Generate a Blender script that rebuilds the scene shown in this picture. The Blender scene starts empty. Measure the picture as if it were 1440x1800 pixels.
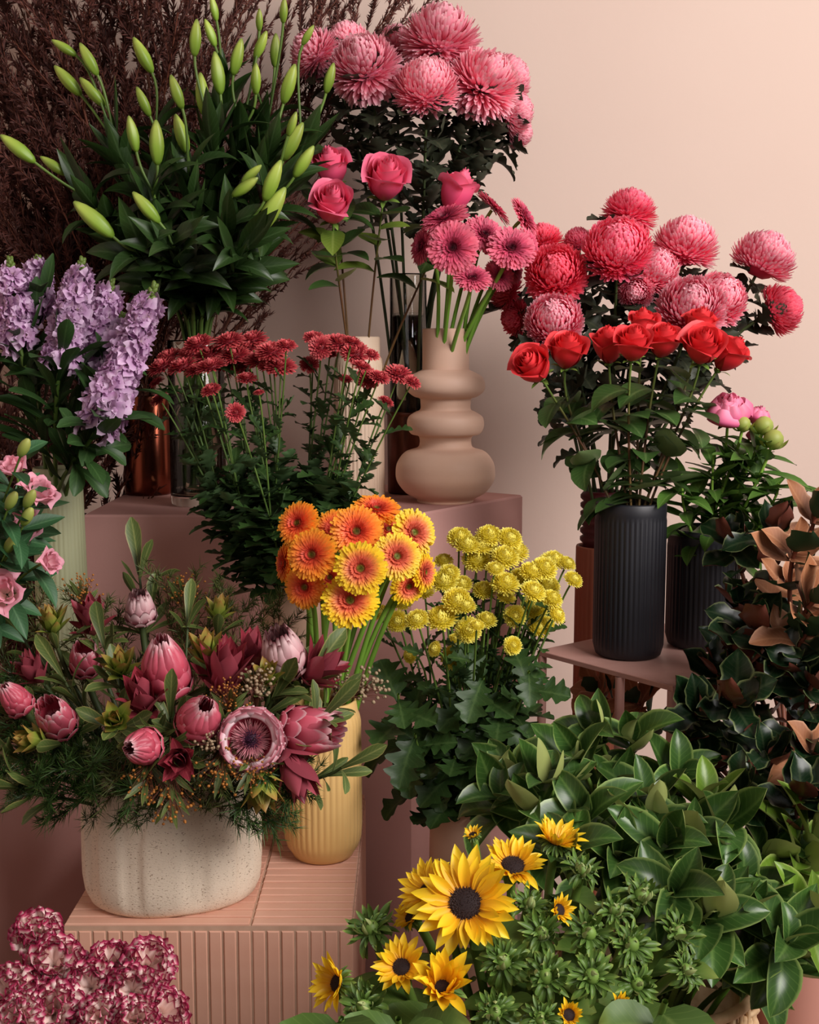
import bpy, math, random
import numpy as np
from mathutils import Matrix, Vector
# ---------------------------------------------------------------- camera, world, light
SC = bpy.context.scene
F = 2200.0
PITCH = 7.5
CAMZ = 1.30
cam = bpy.data.cameras.new('camera'); camo = bpy.data.objects.new('camera', cam)
SC.collection.objects.link(camo); SC.camera = camo
camo.location = (0, 0, CAMZ); camo.rotation_euler = (math.radians(90 - PITCH), 0, 0)
cam.sensor_fit = 'VERTICAL'; cam.sensor_height = 36.0; cam.lens = 36.0 * F / 1800.0
cam.clip_start = 0.05
w = bpy.data.worlds.new('world'); SC.world = w; w.use_nodes = True
w.node_tree.nodes['Background'].inputs[0].default_value = (1.0, 0.84, 0.92, 1)
w.node_tree.nodes['Background'].inputs[1].default_value = 0.04
SC.view_settings.view_transform = 'Standard'; SC.view_settings.look = 'None'
SC.view_settings.exposure = 0.0; SC.view_settings.gamma = 1.0; SC.view_settings.use_curve_mapping = False
def area(name, loc, target, sx, sy, power, col):
    l = bpy.data.lights.new(name, 'AREA'); l.shape = 'RECTANGLE'; l.size = sx; l.size_y = sy; l.energy = power; l.color = col
    o = bpy.data.objects.new(name, l); SC.collection.objects.link(o); o.location = loc
    o.rotation_euler = (Vector(target) - Vector(loc)).to_track_quat('-Z', 'Y').to_euler()
area('window_daylight', (1.9, 0.1, 2.5), (0.15, 2.3, 0.9), 1.9, 1.6, 134, (1.0, 0.94, 0.925))
area('front_fill', (-0.6, -1.6, 2.3), (0, 2.2, 0.8), 1.6, 1.2, 8, (1.0, 0.9, 0.88))  # weak fill lamp added behind the camera to lift camera-facing sides
# ---------------------------------------------------------------- helpers
PR = math.radians(PITCH); FWD = np.array([0, math.cos(PR), -math.sin(PR)]); UPC = np.array([0, math.sin(PR), math.cos(PR)])
def P(px, py, Y):
    d = FWD + np.array([1., 0, 0]) * (px - 720) / F - UPC * (py - 900) / F
    return np.array([0, 0, CAMZ]) + d * (Y / d[1])
def S(px, p):
    return px * float(np.dot(p - np.array([0, 0, CAMZ]), FWD)) / F
def nz(v):
    v = np.asarray(v, float); return v / (np.linalg.norm(v, axis=-1, keepdims=True) + 1e-12)
R = random.Random(7)
G = np.random.default_rng(11)
COLL = SC.collection
def build(name, verts, faces, mat, col=None, smooth=True):
    me = bpy.data.meshes.new(name)
    me.from_pydata([tuple(v) for v in np.asarray(verts).tolist()], [], [tuple(f) for f in faces])
    if smooth: me.polygons.foreach_set('use_smooth', [True] * len(me.polygons))
    if col is not None:
        a = me.color_attributes.new('c', 'FLOAT_COLOR', 'POINT'); a.data.foreach_set('color', np.asarray(col, dtype=np.float32).ravel())
    if mat is not None: me.materials.append(mat)
    me.update(); return me
class MB:
    def __init__(s): s.v = []; s.f = []; s.c = []; s.n = 0
    def add(s, v, f, c=None):
        v = np.asarray(v, float).reshape(-1, 3); f = np.asarray(f, int)
        s.v.append(v); s.f += (f + s.n).tolist(); s.n += len(v)
        s.c.append(np.zeros((len(v), 4)) if c is None else c)
    def mesh(s, name, mat, smooth=True): return build(name, np.concatenate(s.v), s.f, mat, np.concatenate(s.c), smooth)
def grid_faces(nu, nv):
    i = np.arange(nu)[:, None]; j = np.arange(nv)[None, :]; a = i * (nv + 1) + j
    return np.stack([a, a + 1, a + nv + 2, a + nv + 1], -1).reshape(-1, 4)
PROF = {
 'petal': [(0, .3), (.3, .7), (.65, 1), (.85, .85), (.95, .5), (1, .12)],
 'strap': [(0, .5), (.3, .85), (.7, 1), (.9, .92), (1, .5)],
 'point': [(0, .45), (.25, .85), (.5, 1), (.75, .72), (.9, .35), (1, .02)],
 'lance': [(0, .2), (.15, .6), (.4, 1), (.65, .85), (.85, .42), (1, .01)],
 'ovate': [(0, .12), (.12, .65), (.35, 1), (.6, .95), (.8, .62), (.93, .25), (1, .01)],
 'spat': [(0, .22), (.3, .5), (.6, .9), (.78, 1), (.92, .7), (1, .15)],
 'lobed': [(0, .08), (.12, .12), (.2, .3), (.27, .72), (.33, .62), (.37, .3), (.45, .6), (.52, 1.0), (.58, .9), (.62, .42), (.69, .62), (.75, .85), (.8, .7), (.84, .4), (.92, .42), (.97, .25), (1, .03)],
 'fan': [(0, .15), (.3, .4), (.6, .8), (.85, 1), (1, .9)],
 'needle': [(0, 1), (.5, .9), (1, .1)],
 'magn': [(0, .12), (.15, .6), (.35, 1), (.5, .86), (.68, 1.02), (.85, .6), (1, .02)],
}
def arr(x, n): return np.broadcast_to(np.asarray(x, float), (n,))
def blades(mb, pos, T, U, L, W, curl=0., cup=0., n=5, m=3, prof='petal', a0=0., wave=0., wf=2., axis_scale=1.0):
    pos = np.atleast_2d(pos); N = len(pos)
    T = nz(np.broadcast_to(T, (N, 3))); U = np.broadcast_to(U, (N, 3)); U = nz(U - T * (T * U).sum(1, keepdims=True)); Sd = np.cross(T, U)
    L = arr(L, N); W = arr(W, N); curl = arr(curl, N); cup = arr(cup, N); a0 = arr(a0, N)
    t = np.linspace(0, 1, n + 1); ang = a0[:, None] + curl[:, None] * t[None]
    mid = (ang[:, 1:] + ang[:, :-1]) / 2; st = (L / n)[:, None]
    cx = np.concatenate([np.zeros((N, 1)), np.cumsum(np.cos(mid) * st, 1)], 1); cu = np.concatenate([np.zeros((N, 1)), np.cumsum(np.sin(mid) * st, 1)], 1)
    cen = pos[:, None] + T[:, None] * cx[..., None] + U[:, None] * cu[..., None]
    nor = -T[:, None] * np.sin(ang)[..., None] + U[:, None] * np.cos(ang)[..., None]
    k = PROF[prof]; pr = np.interp(t, [a for a, b in k], [b for a, b in k]); s = np.linspace(-1, 1, m)
    hw = (W[:, None] / 2) * pr[None]
    off = s[None, None] * hw[..., None]
    lift = cup[:, None, None] * hw[..., None] * (s ** 2)[None, None]
    if wave:
        ph = G.uniform(0, 6.28, N)[:, None, None]
        lift = lift + wave * W[:, None, None] * np.sin(wf * 6.28 * t[None, :, None] + ph + s[None, None] * 1.6) * np.abs(s)[None, None]
        if prof == 'fan': lift = lift + wave * 1.3 * W[:, None, None] * np.sin(s[None, None] * 9 + ph) * (t ** 2)[None, :, None]
    v = cen[:, :, None] + Sd[:, None, None] * off[..., None] + nor[:, :, None] * lift[..., None]
    rnd = G.uniform(0, 1, N)
    c = np.zeros((N, n + 1, m, 4)); c[..., 0] = t[None, :, None]; c[..., 1] = np.abs(s)[None, None]; c[..., 2] = rnd[:, None, None]
    c[..., 3] = np.hypot(v[..., 0], v[..., 1]) / axis_scale
    gf = grid_faces(n, m - 1)
    f = (gf[None] + (np.arange(N) * (n + 1) * m)[:, None, None]).reshape(-1, 4)
    mb.add(v.reshape(-1, 3), f, c.reshape(-1, 4))
def bez(p0, p1, p2, p3, n=12):
    t = np.linspace(0, 1, n)[:, None]
    return (1-t)**3*p0 + 3*(1-t)**2*t*p1 + 3*(1-t)*t*t*p2 + t**3*p3
def tube(mb, pts, r0, r1=None, sides=6, cap=True):
    pts = np.asarray(pts, float); n = len(pts); r1 = r0 if r1 is None else r1
    tg = nz(np.gradient(pts, axis=0)); ref = np.array([1., 0, 0]) if abs(tg[0][0]) < .8 else np.array([0, 1., 0])
    a = nz(np.cross(tg, ref)); b = np.cross(tg, a); r = np.linspace(r0, r1, n) if np.ndim(r0) == 0 else np.asarray(r0)
    th = np.linspace(0, 2*math.pi, sides, endpoint=False)
    v = pts[:, None] + r[:, None, None] * (a[:, None] * np.cos(th)[None, :, None] + b[:, None] * np.sin(th)[None, :, None])
    i = np.arange(n-1)[:, None]; j = np.arange(sides)[None]; q = i*sides + j; q2 = i*sides + (j+1) % sides
    f = np.stack([q, q2, q2 + sides, q + sides], -1).reshape(-1, 4)
    c = np.zeros((n*sides, 4)); c[:, 0] = np.repeat(np.linspace(0, 1, n), sides); c[:, 2] = R.random()
    mb.add(v.reshape(-1, 3), f, c)
def lathe(mb, prof, seg=48, ribs=0, amp=0., rib_range=None, sx=1., sy=1., cosamp=None):
    th = np.linspace(0, 2*math.pi, seg, endpoint=False); prof = np.asarray(prof, float); n = len(prof)
    r = prof[:, 0][:, None] * np.ones(seg)[None]
    if ribs:
        w_ = np.array([1. if rib_range[0] <= z <= rib_range[1] else 0. for z in prof[:, 1]]) if rib_range else np.ones(n)
        if prof.shape[1] > 2: w_ = prof[:, 2]
        r = r + amp * w_[:, None] * (np.abs(np.cos(th * ribs / 2)) - .6)[None]
    v = np.stack([r*np.cos(th)[None]*sx, r*np.sin(th)[None]*sy, prof[:, 1][:, None]*np.ones(seg)[None]], -1)
    i = np.arange(n-1)[:, None]; j = np.arange(seg)[None]; q = i*seg + j; q2 = i*seg + (j+1) % seg
    f = np.stack([q, q2, q2 + seg, q + seg], -1).reshape(-1, 4)
    mb.add(v.reshape(-1, 3), f)
def box(mb, lo, hi, bev=0.):
    x0, y0, z0 = lo; x1, y1, z1 = hi
    if bev <= 0:
        v = [(x0,y0,z0),(x1,y0,z0),(x1,y1,z0),(x0,y1,z0),(x0,y0,z1),(x1,y0,z1),(x1,y1,z1),(x0,y1,z1)]
        mb.add(v, [(0,3,2,1),(4,5,6,7),(0,1,5,4),(1,2,6,5),(2,3,7,6),(3,0,4,7)]); return
    for ax in range(1): pass
    b = bev
    v = [(x0,y0,z0),(x1,y0,z0),(x1,y1,z0),(x0,y1,z0),(x0,y0,z1-b),(x1,y0,z1-b),(x1,y1,z1-b),(x0,y1,z1-b),(x0+b,y0+b,z1),(x1-b,y0+b,z1),(x1-b,y1-b,z1),(x0+b,y1-b,z1)]
    mb.add(v, [(0,3,2,1),(0,1,5,4),(1,2,6,5),(2,3,7,6),(3,0,4,7),(4,5,9,8),(5,6,10,9),(6,7,11,10),(7,4,8,11),(8,9,10,11)])
def prism(mb, poly, z0, z1, bev=.004):
    n = len(poly); p = np.asarray(poly, float); c = p.mean(0); q = c + (p - c) * (1 - bev / np.abs(p - c).max())
    v = [(x, y, z0) for x, y in p] + [(x, y, z1-bev) for x, y in p] + [(x, y, z1) for x, y in q]
    b = mb.n
    mb.v.append(np.array(v)); mb.c.append(np.zeros((3*n, 4))); mb.n += 3*n
    for i in range(n):
        j = (i+1) % n; mb.f.append([b+i, b+j, b+n+j, b+n+i]); mb.f.append([b+n+i, b+n+j, b+2*n+j, b+2*n+i])
    mb.f.append([b+2*n+i for i in range(n)]); mb.f.append([b+n-1-i for i in range(n)])
# ---------------------------------------------------------------- objects
def frame(pos, Yv, Zv, s=1.0):
    Yv = nz(Yv); Zv = np.asarray(Zv, float); Zv = Zv - Yv * np.dot(Yv, Zv)
    if np.linalg.norm(Zv) < 1e-5: Zv = np.cross(Yv, [1., .3, .1])
    Zv = nz(Zv); X = np.cross(Yv, Zv); s = (s, s, s) if np.ndim(s) == 0 else s
    M = Matrix.Identity(4)
    for i in range(3):
        M[i][0] = X[i]*s[0]; M[i][1] = Yv[i]*s[1]; M[i][2] = Zv[i]*s[2]; M[i][3] = pos[i]
    return M
def axisframe(pos, Zv, roll, s=1.0):
    Zv = nz(Zv); a = np.array([math.cos(roll), math.sin(roll), .37]); Y = nz(a - Zv * np.dot(a, Zv)); return frame(pos, Y, Zv, s)
def raw(name, data, parent=None, M=None):
    o = bpy.data.objects.new(name, data); COLL.objects.link(o)
    if parent is not None: o.parent = parent
    if M is not None: o.matrix_basis = M
    return o
class Thing:
    def __init__(s, name, label, cat, loc, group=None, mesh=None):
        s.o = bpy.data.objects.new(name, mesh); COLL.objects.link(s.o); s.o.location = tuple(loc); s.loc = np.asarray(loc, float)
        s.o['label'] = label; s.o['category'] = cat
        if group: s.o['group'] = group
    def add(s, name, mesh, M=None, label=None, stuff=False):   # M in world space (no rotation on the root)
        if M is None: B = Matrix.Identity(4)
        else: B = Matrix.Translation(Vector([-float(x) for x in s.loc])) @ M
        o = raw(name, mesh, s.o, B)
        if label: o['label'] = label
        if stuff: o['kind'] = 'stuff'
        return o
    def local(s, mb_pts): return np.asarray(mb_pts) - s.loc
def struct(name, mb, mat):
    o = raw(name, mb.mesh(name, mat, False)); o['kind'] = 'structure'; return o
# ---------------------------------------------------------------- materials
def srgb(c):
    if isinstance(c, str): c = [int(c[i:i+2], 16) / 255 for i in (0, 2, 4)]
    return tuple(x/12.92 if x <= .04045 else ((x+.055)/1.055)**2.4 for x in c) + (1,)
def nodes(name):
    m = bpy.data.materials.new(name); m.use_nodes = True; nt = m.node_tree; nt.nodes.clear(); return m, nt
def N_(nt, t, **k):
    n = nt.nodes.new(t)
    for a, b in k.items(): setattr(n, a, b)
    return n
def ramp(nt, fac, stops, interp='LINEAR'):
    r = N_(nt, 'ShaderNodeValToRGB'); e = r.color_ramp.elements; r.color_ramp.interpolation = interp
    while len(e) < len(stops): e.new(.5)
    for i, (p, c) in enumerate(stops): e[i].position = p; e[i].color = srgb(c)
    nt.links.new(fac, r.inputs[0]); return r.outputs[0]
def mixc(nt, fac, a, b, mode='MIX'):
    m = N_(nt, 'ShaderNodeMix', data_type='RGBA', blend_type=mode)
    for s_, x in ((0, fac), (6, a), (7, b)):
        if isinstance(x, (int, float)): m.inputs[s_].default_value = x
        elif isinstance(x, (tuple, str)): m.inputs[s_].default_value = srgb(x) if isinstance(x, str) else x
        else: nt.links.new(x, m.inputs[s_])
    return m.outputs[2]
def organic(name, chan, stops, rough=.55, transl=.2, vein=None, back=None, rv=.25, spec=.4, edge=None, objr=.15, noise=.0):
    m, nt = nodes(name); out = N_(nt, 'ShaderNodeOutputMaterial'); at = N_(nt, 'ShaderNodeAttribute', attribute_name='c')
    sp = N_(nt, 'ShaderNodeSeparateColor'); nt.links.new(at.outputs['Color'], sp.inputs[0])
    ch = {'t': sp.outputs[0], 's': sp.outputs[1], 'r': sp.outputs[2], 'a': at.outputs['Alpha']}
    col = ramp(nt, ch[chan], stops)
    if vein:
        mr = N_(nt, 'ShaderNodeMapRange'); mr.inputs[1].default_value = .0; mr.inputs[2].default_value = .16; mr.inputs[3].default_value = .55; mr.inputs[4].default_value = 0
        nt.links.new(ch['s'], mr.inputs[0]); col = mixc(nt, mr.outputs[0], col, vein)
        # fine side veins: stripes in t + s
        ma = N_(nt, 'ShaderNodeMath', operation='SUBTRACT'); nt.links.new(ch['t'], ma.inputs[0])
        mb_ = N_(nt, 'ShaderNodeMath', operation='MULTIPLY'); nt.links.new(ch['s'], mb_.inputs[0]); mb_.inputs[1].default_value = .22; nt.links.new(mb_.outputs[0], ma.inputs[1])
        mc = N_(nt, 'ShaderNodeMath', operation='MULTIPLY'); nt.links.new(ma.outputs[0], mc.inputs[0]); mc.inputs[1].default_value = 62
        ms = N_(nt, 'ShaderNodeMath', operation='SINE'); nt.links.new(mc.outputs[0], ms.inputs[0])
        mg = N_(nt, 'ShaderNodeMapRange'); mg.inputs[1].default_value = .8; mg.inputs[2].default_value = 1; mg.inputs[3].default_value = 0; mg.inputs[4].default_value = .22
        nt.links.new(ms.outputs[0], mg.inputs[0]); col = mixc(nt, mg.outputs[0], col, vein)
    if edge:
        mr = N_(nt, 'ShaderNodeMapRange'); mr.inputs[1].default_value = .82; mr.inputs[2].default_value = 1; nt.links.new(ch['s'], mr.inputs[0]); col = mixc(nt, mr.outputs[0], col, edge)
    if noise:
        no = N_(nt, 'ShaderNodeTexNoise'); no.inputs['Scale'].default_value = noise; tc = N_(nt, 'ShaderNodeTexCoord'); nt.links.new(tc.outputs['Object'], no.inputs[0])
        mr = N_(nt, 'ShaderNodeMapRange'); mr.inputs[1].default_value = .35; mr.inputs[2].default_value = .65; mr.inputs[3].default_value = .7; mr.inputs[4].default_value = 1.2; nt.links.new(no.outputs[0], mr.inputs[0])
        hs0 = N_(nt, 'ShaderNodeHueSaturation'); nt.links.new(mr.outputs[0], hs0.inputs['Value']); nt.links.new(col, hs0.inputs['Color']); col = hs0.outputs[0]
    if back:
        ge = N_(nt, 'ShaderNodeNewGeometry'); col = mixc(nt, ge.outputs['Backfacing'], col, back)
    oi = N_(nt, 'ShaderNodeObjectInfo'); hs = N_(nt, 'ShaderNodeHueSaturation')
    m1 = N_(nt, 'ShaderNodeMath', operation='MULTIPLY_ADD'); nt.links.new(ch['r'], m1.inputs[0]); m1.inputs[1].default_value = rv; m1.inputs[2].default_value = 1 - rv/2 - objr/2
    m2 = N_(nt, 'ShaderNodeMath', operation='MULTIPLY_ADD'); nt.links.new(oi.outputs['Random'], m2.inputs[0]); m2.inputs[1].default_value = objr; nt.links.new(m1.outputs[0], m2.inputs[2])
    if any(x in name for x in ('leaf', 'needle', 'sepal')) and 'underside' not in name: hs.inputs['Hue'].default_value = .478; hs.inputs['Saturation'].default_value = 1.0
    nt.links.new(m2.outputs[0], hs.inputs['Value']); nt.links.new(col, hs.inputs['Color']); col = hs.outputs[0]
    b = N_(nt, 'ShaderNodeBsdfPrincipled'); b.inputs['Roughness'].default_value = rough; b.inputs['Specular IOR Level'].default_value = spec
    nt.links.new(col, b.inputs['Base Color'])
    if transl > 0:
        tr = N_(nt, 'ShaderNodeBsdfTranslucent'); nt.links.new(col, tr.inputs[0]); mx = N_(nt, 'ShaderNodeMixShader'); mx.inputs[0].default_value = transl
        nt.links.new(b.outputs[0], mx.inputs[1]); nt.links.new(tr.outputs[0], mx.inputs[2]); nt.links.new(mx.outputs[0], out.inputs[0])
    else: nt.links.new(b.outputs[0], out.inputs[0])
    return m
def solid(name, col, rough=.6, metal=0., noise=None, bump=None, spec=.4, col2=None, coat=0.):
    m, nt = nodes(name); out = N_(nt, 'ShaderNodeOutputMaterial'); b = N_(nt, 'ShaderNodeBsdfPrincipled'); nt.links.new(b.outputs[0], out.inputs[0])
    b.inputs['Roughness'].default_value = rough; b.inputs['Metallic'].default_value = metal; b.inputs['Specular IOR Level'].default_value = spec; b.inputs['Base Color'].default_value = srgb(col)
    b.inputs['Coat Weight'].default_value = coat
    tc = N_(nt, 'ShaderNodeTexCoord')
    if noise:
        no = N_(nt, 'ShaderNodeTexNoise'); no.inputs['Scale'].default_value = noise; no.inputs['Detail'].default_value = 5; nt.links.new(tc.outputs['Object'], no.inputs[0])
        nt.links.new(ramp(nt, no.outputs[0], [(.35, col), (.65, col2 or col)]), b.inputs['Base Color'])
    if bump:
        no = N_(nt, 'ShaderNodeTexNoise'); no.inputs['Scale'].default_value = bump[0]; no.inputs['Detail'].default_value = 4; nt.links.new(tc.outputs['Object'], no.inputs[0])
        bu = N_(nt, 'ShaderNodeBump'); bu.inputs['Strength'].default_value = bump[1]; bu.inputs['Distance'].default_value = .002; nt.links.new(no.outputs[0], bu.inputs['Height']); nt.links.new(bu.outputs[0], b.inputs['Normal'])
    return m
def glassmat(name, col='ffffff', rough=0.):
    m, nt = nodes(name); out = N_(nt, 'ShaderNodeOutputMaterial'); b = N_(nt, 'ShaderNodeBsdfPrincipled'); nt.links.new(b.outputs[0], out.inputs[0])
    b.inputs['Transmission Weight'].default_value = 1; b.inputs['Roughness'].default_value = rough; b.inputs['IOR'].default_value = 1.45; b.inputs['Base Color'].default_value = srgb(col)
    return m
M = {}
M['wall'] = solid('wall_paint', 'dbc4b5', .9, noise=1.3, col2='d7bfb0', bump=(60, .15), spec=.15)
M['floor'] = solid('floor_concrete', '6d5a52', .8, noise=4, col2='7a665c')
M['plinth'] = solid('plinth_pink', 'c8998f', .75, noise=2.5, col2='c09088', bump=(120, .1), spec=.25)
M['tile'] = solid('tile_terracotta_pink', 'dfae96', .42, noise=14, col2='d6a088', spec=.45)
M['grout'] = solid('grout', 'c4a088', .9, noise=40, col2='b8947c')
M['beige'] = solid('vase_beige', 'dbb8a2', .55, noise=3, col2='d2a88d', bump=(200, .08), spec=.35)
M['cream'] = solid('vase_cream', 'dfc7ae', .5, noise=4, col2='d8bea3')
M['yellowglaze'] = solid('vase_yellow_glaze', 'dcb676', .38, noise=5, col2='d4aa68', spec=.5)
M['black'] = solid('vase_black', '15151b', .48, spec=.5)
M['sage'] = solid('vase_sage', 'a3a582', .5, noise=3, col2='989b77')
M['terra'] = solid('vase_terracotta', '9c5a42', .6)
M['darkred'] = solid('vase_dark_red', '4a1418', .4)
M['copper'] = solid('copper_metal', '8a4a36', .22, metal=1., noise=3, col2='6a3628')
M['bronze'] = solid('bronze_metal', '6b4a40', .3, metal=1.)
M['pinkpot'] = solid('pot_pink', 'cf9484', .7, noise=3, col2='c88b7b')
M['tablem'] = solid('table_pink_metal', 'c4968a', .45, noise=18, col2='bb8b7f')
M['wicker'] = solid('wicker_pale', 'd8b990', .7, noise=60, col2='c5a27a')
M['bucket'] = solid('bucket_dark', '2b2624', .6)
M['glass'] = glassmat('clear_glass', 'f4f7f2')
M['water'] = glassmat('vase_water', 'dfe3d0'); M['water'].node_tree.nodes['Principled BSDF'].inputs['IOR'].default_value = 1.33
# speckled pot
m, nt = nodes('pot_speckled'); out = N_(nt, 'ShaderNodeOutputMaterial'); b = N_(nt, 'ShaderNodeBsdfPrincipled'); nt.links.new(b.outputs[0], out.inputs[0]); b.inputs['Roughness'].default_value = .65
tc = N_(nt, 'ShaderNodeTexCoord'); mp = N_(nt, 'ShaderNodeMapping'); mp.inputs['Scale'].default_value = (1, 1, 2.2); nt.links.new(tc.outputs['Object'], mp.inputs[0])
no = N_(nt, 'ShaderNodeTexNoise'); no.inputs['Scale'].default_value = 330; no.inputs['Detail'].default_value = 2; nt.links.new(mp.outputs[0], no.inputs[0])
nt.links.new(ramp(nt, no.outputs[0], [(.0, 'e6d6c0'), (.63, 'e4d3bc'), (.68, '9a8068'), (1, '6a5342')]), b.inputs['Base Color'])
bu = N_(nt, 'ShaderNodeBump'); bu.inputs['Strength'].default_value = .5; bu.inputs['Distance'].default_value = .001; bu.invert = True; nt.links.new(no.outputs[0], bu.inputs['Height']); nt.links.new(bu.outputs[0], b.inputs['Normal'])
M['speck'] = m
O = organic
M['stem'] = O('stem_green', 't', [(0, '3f5a22'), (1, '5f7a30')], .5, 0)
M['stem_bright'] = O('stem_bright', 't', [(0, '55882a'), (1, '8cb446')], .4, 0, rv=.3)
M['stem_dark'] = O('stem_dark', 't', [(0, '2e3a1c'), (1, '3f4c26')], .55, 0)
M['stem_brown'] = O('stem_brown', 't', [(0, '5a3220'), (1, '7a4330')], .6, 0)
M['rose_stem'] = O('rose_stem', 't', [(0, '6b5a2a'), (.6, '5c3a24'), (1, '5f8036')], .45, 0)
M['lily_leaf'] = O('lily_leaf', 't', [(0, '18320f'), (.6, '203e18'), (1, '2a4b1d')], .4, .14, vein='44623a', rv=.3, spec=.45)
M['lily_bud'] = O('lily_bud', 't', [(0, '6a8c2c'), (.4, '86a438'), (.85, 'a8b852'), (1, '7c9040')], .42, .08, rv=.35, objr=.3)
M['mum_leaf'] = O('mum_leaf', 't', [(0, '242a1c'), (1, '2c3424')], .55, .08, vein='484f38', back='3a3f2f')
M['spray_leaf'] = O('spray_leaf', 't', [(0, '1c3a16'), (1, '2a4d20')], .5, .12, vein='4a6a38', back='40603a', objr=.35)
M['rose_leaf'] = O('rose_leaf', 't', [(0, '27461f'), (1, '345a28')], .4, .15, vein='5f8048', back='6d8a58', objr=.4)
M['rose_leaf_light'] = O('rose_leaf_light', 't', [(0, '4a6b26'), (1, '66852f')], .42, .2, vein='86a050', back='8ea060', objr=.3)
M['peony_leaf'] = O('peony_leaf', 't', [(0, '2f5a20'), (1, '47752e')], .4, .18, vein='6a9448', objr=.4)
M['stock_leaf'] = O('stock_leaf', 't', [(0, '1a3a15'), (1, '2a5025')], .5, .15, vein='446c3a')
M['lisi_leaf'] = O('lisianthus_leaf', 't', [(0, '264a30'), (1, '356040')], .5, .15, vein='5c8560')
M['cam_leaf'] = O('glossy_leaf', 't', [(0, '21431a'), (1, '305a23')], .34, .13, vein='5c8440', back='96a862', edge='7c9c54', objr=.6, spec=.5)
M['cam_leaf_young'] = O('glossy_leaf_young', 't', [(0, '446e1e'), (1, '5c862a')], .34, .18, vein='7a9c44', back='90a458', edge='90ac5c', spec=.45, objr=.4)
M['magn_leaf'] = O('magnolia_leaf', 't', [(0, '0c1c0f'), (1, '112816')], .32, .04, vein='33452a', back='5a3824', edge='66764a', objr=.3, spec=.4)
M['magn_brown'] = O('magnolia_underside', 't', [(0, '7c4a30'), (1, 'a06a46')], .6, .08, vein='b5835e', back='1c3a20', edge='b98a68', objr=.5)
M['brown_needle'] = O('brown_foliage', 't', [(0, '40201a'), (1, '66382e')], .7, .08, rv=.8, objr=.5)
M['olive_needle'] = O('olive_needles', 't', [(0, '33421c'), (1, '5a6a30')], .6, .15, rv=.6)
M['green_needle'] = O('green_needles', 't', [(0, '1e3d18'), (1, '3c6628')], .5, .15, rv=.5)
M['spat_leaf'] = O('protea_leaf', 't', [(0, '3c4f28'), (1, '4c6430')], .45, .12, vein='8a9456', edge='8d8a4e', objr=.45)
M['leuc_red'] = O('leucadendron_red', 't', [(0, '6f5a2c'), (.25, '84303a'), (1, '8c2c3a')], .42, .18, vein='bc5a5e', rv=.4, objr=.4, back='9c4450')
M['leuc_green'] = O('leucadendron_green', 't', [(0, '4c6a24'), (.6, '8c9c3c'), (1, 'b07a44')], .45, .2, vein='a8a850', rv=.3)
M['prot_red'] = O('protea_bract_red', 't', [(0, 'a83446'), (.55, 'c8485c'), (.88, 'd8687a'), (1, 'eec0c4')], .42, .15, rv=.35, edge='dc8a94')
M['prot_pale'] = O('protea_bract_pale', 't', [(0, 'b0505e'), (.5, 'd08c94'), (.88, 'e8c4c4'), (1, '6c2430')], .5, .15, rv=.3, edge='ecd0cc')
M['prot_rim'] = O('protea_bract_whitetip', 't', [(0, 'a03044'), (.65, 'c04c60'), (.85, 'f0d8dc'), (1, 'b85868')], .5, .15, rv=.3, edge='f0d0d4')
M['prot_base'] = O('protea_base', 't', [(0, '8a3440'), (1, 'b04858')], .5, 0)
M['prot_core'] = O('protea_filaments', 'a', [(0, '3c1c38'), (.15, '6a3458'), (.35, 'cc7c8a'), (1, 'eab0b0')], .6, .15, rv=.4)
M['mum_pink'] = O('mum_pink', 't', [(0, 'f07c98'), (.4, 'fb96ae'), (.8, 'ffb4c4'), (1, 'ffd0d6')], .6, .42, rv=.15, spec=.15)
M['mum_coral'] = O('mum_coral', 't', [(0, 'e44468'), (.45, 'f65c82'), (.85, 'fc7e98'), (1, 'ffa2b2')], .6, .38, rv=.2, spec=.15)
M['mum_coral2'] = O('mum_coral_silver', 't', [(0, 'e44468'), (.4, 'f66488'), (.72, 'fd94aa'), (1, 'ffd0d8')], .6, .38, rv=.2, spec=.15)
M['mum_hot'] = O('mum_hot_coral', 't', [(0, 'd83050'), (.5, 'f44a68'), (1, 'fc7c90')], .6, .36, rv=.2, spec=.15)
M['rose_pink'] = O('rose_pink', 't', [(0, 'd83c68'), (.6, 'f45c88'), (1, 'fa7e9c')], .5, .28, rv=.15)
M['rose_red'] = O('rose_red', 't', [(0, 'b01c28'), (.6, 'de2c34'), (1, 'ee4448')], .5, .2, rv=.15)
M['peony_pink'] = O('peony_pink', 't', [(0, 'd04078'), (.6, 'ec6c9a'), (1, 'f898b4')], .5, .25, rv=.2)
M['calyx'] = O('calyx_green', 't', [(0, '55762c'), (1, '7a9a44')], .5, .1)
M['gerb_pink'] = O('gerbera_pink', 'a', [(0, '3c1420'), (.1, '6a1c30'), (.22, 'a83450'), (.5, 'd85474'), (1, 'ea7e92')], .5, .28, rv=.5)
M['gerb_yellow'] = O('gerbera_yellow', 'a', [(0, '7f9a30'), (.1, 'a8a040'), (.17, 'd8604c'), (.42, 'f07c58'), (.6, 'f8a84c'), (.74, 'fad030'), (1, 'fce024')], .5, .28, rv=.2)
M['gerb_orange'] = O('gerbera_orange', 'a', [(0, '7f8a30'), (.1, 'a07a38'), (.17, 'd04438'), (.42, 'f0683c'), (.62, 'fa8c38'), (.85, 'fca430'), (1, 'fcb430')], .5, .28, rv=.2)
M['pompon'] = O('pompon_yellow', 't', [(0, 'd4c430'), (.4, 'f0de44'), (1, 'fcf480')], .55, .3, rv=.15)
M['spray_red'] = O('spray_red', 't', [(0, '8c1e2a'), (.5, 'b83240'), (1, 'dc6a68')], .55, .2, rv=.35)
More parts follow.
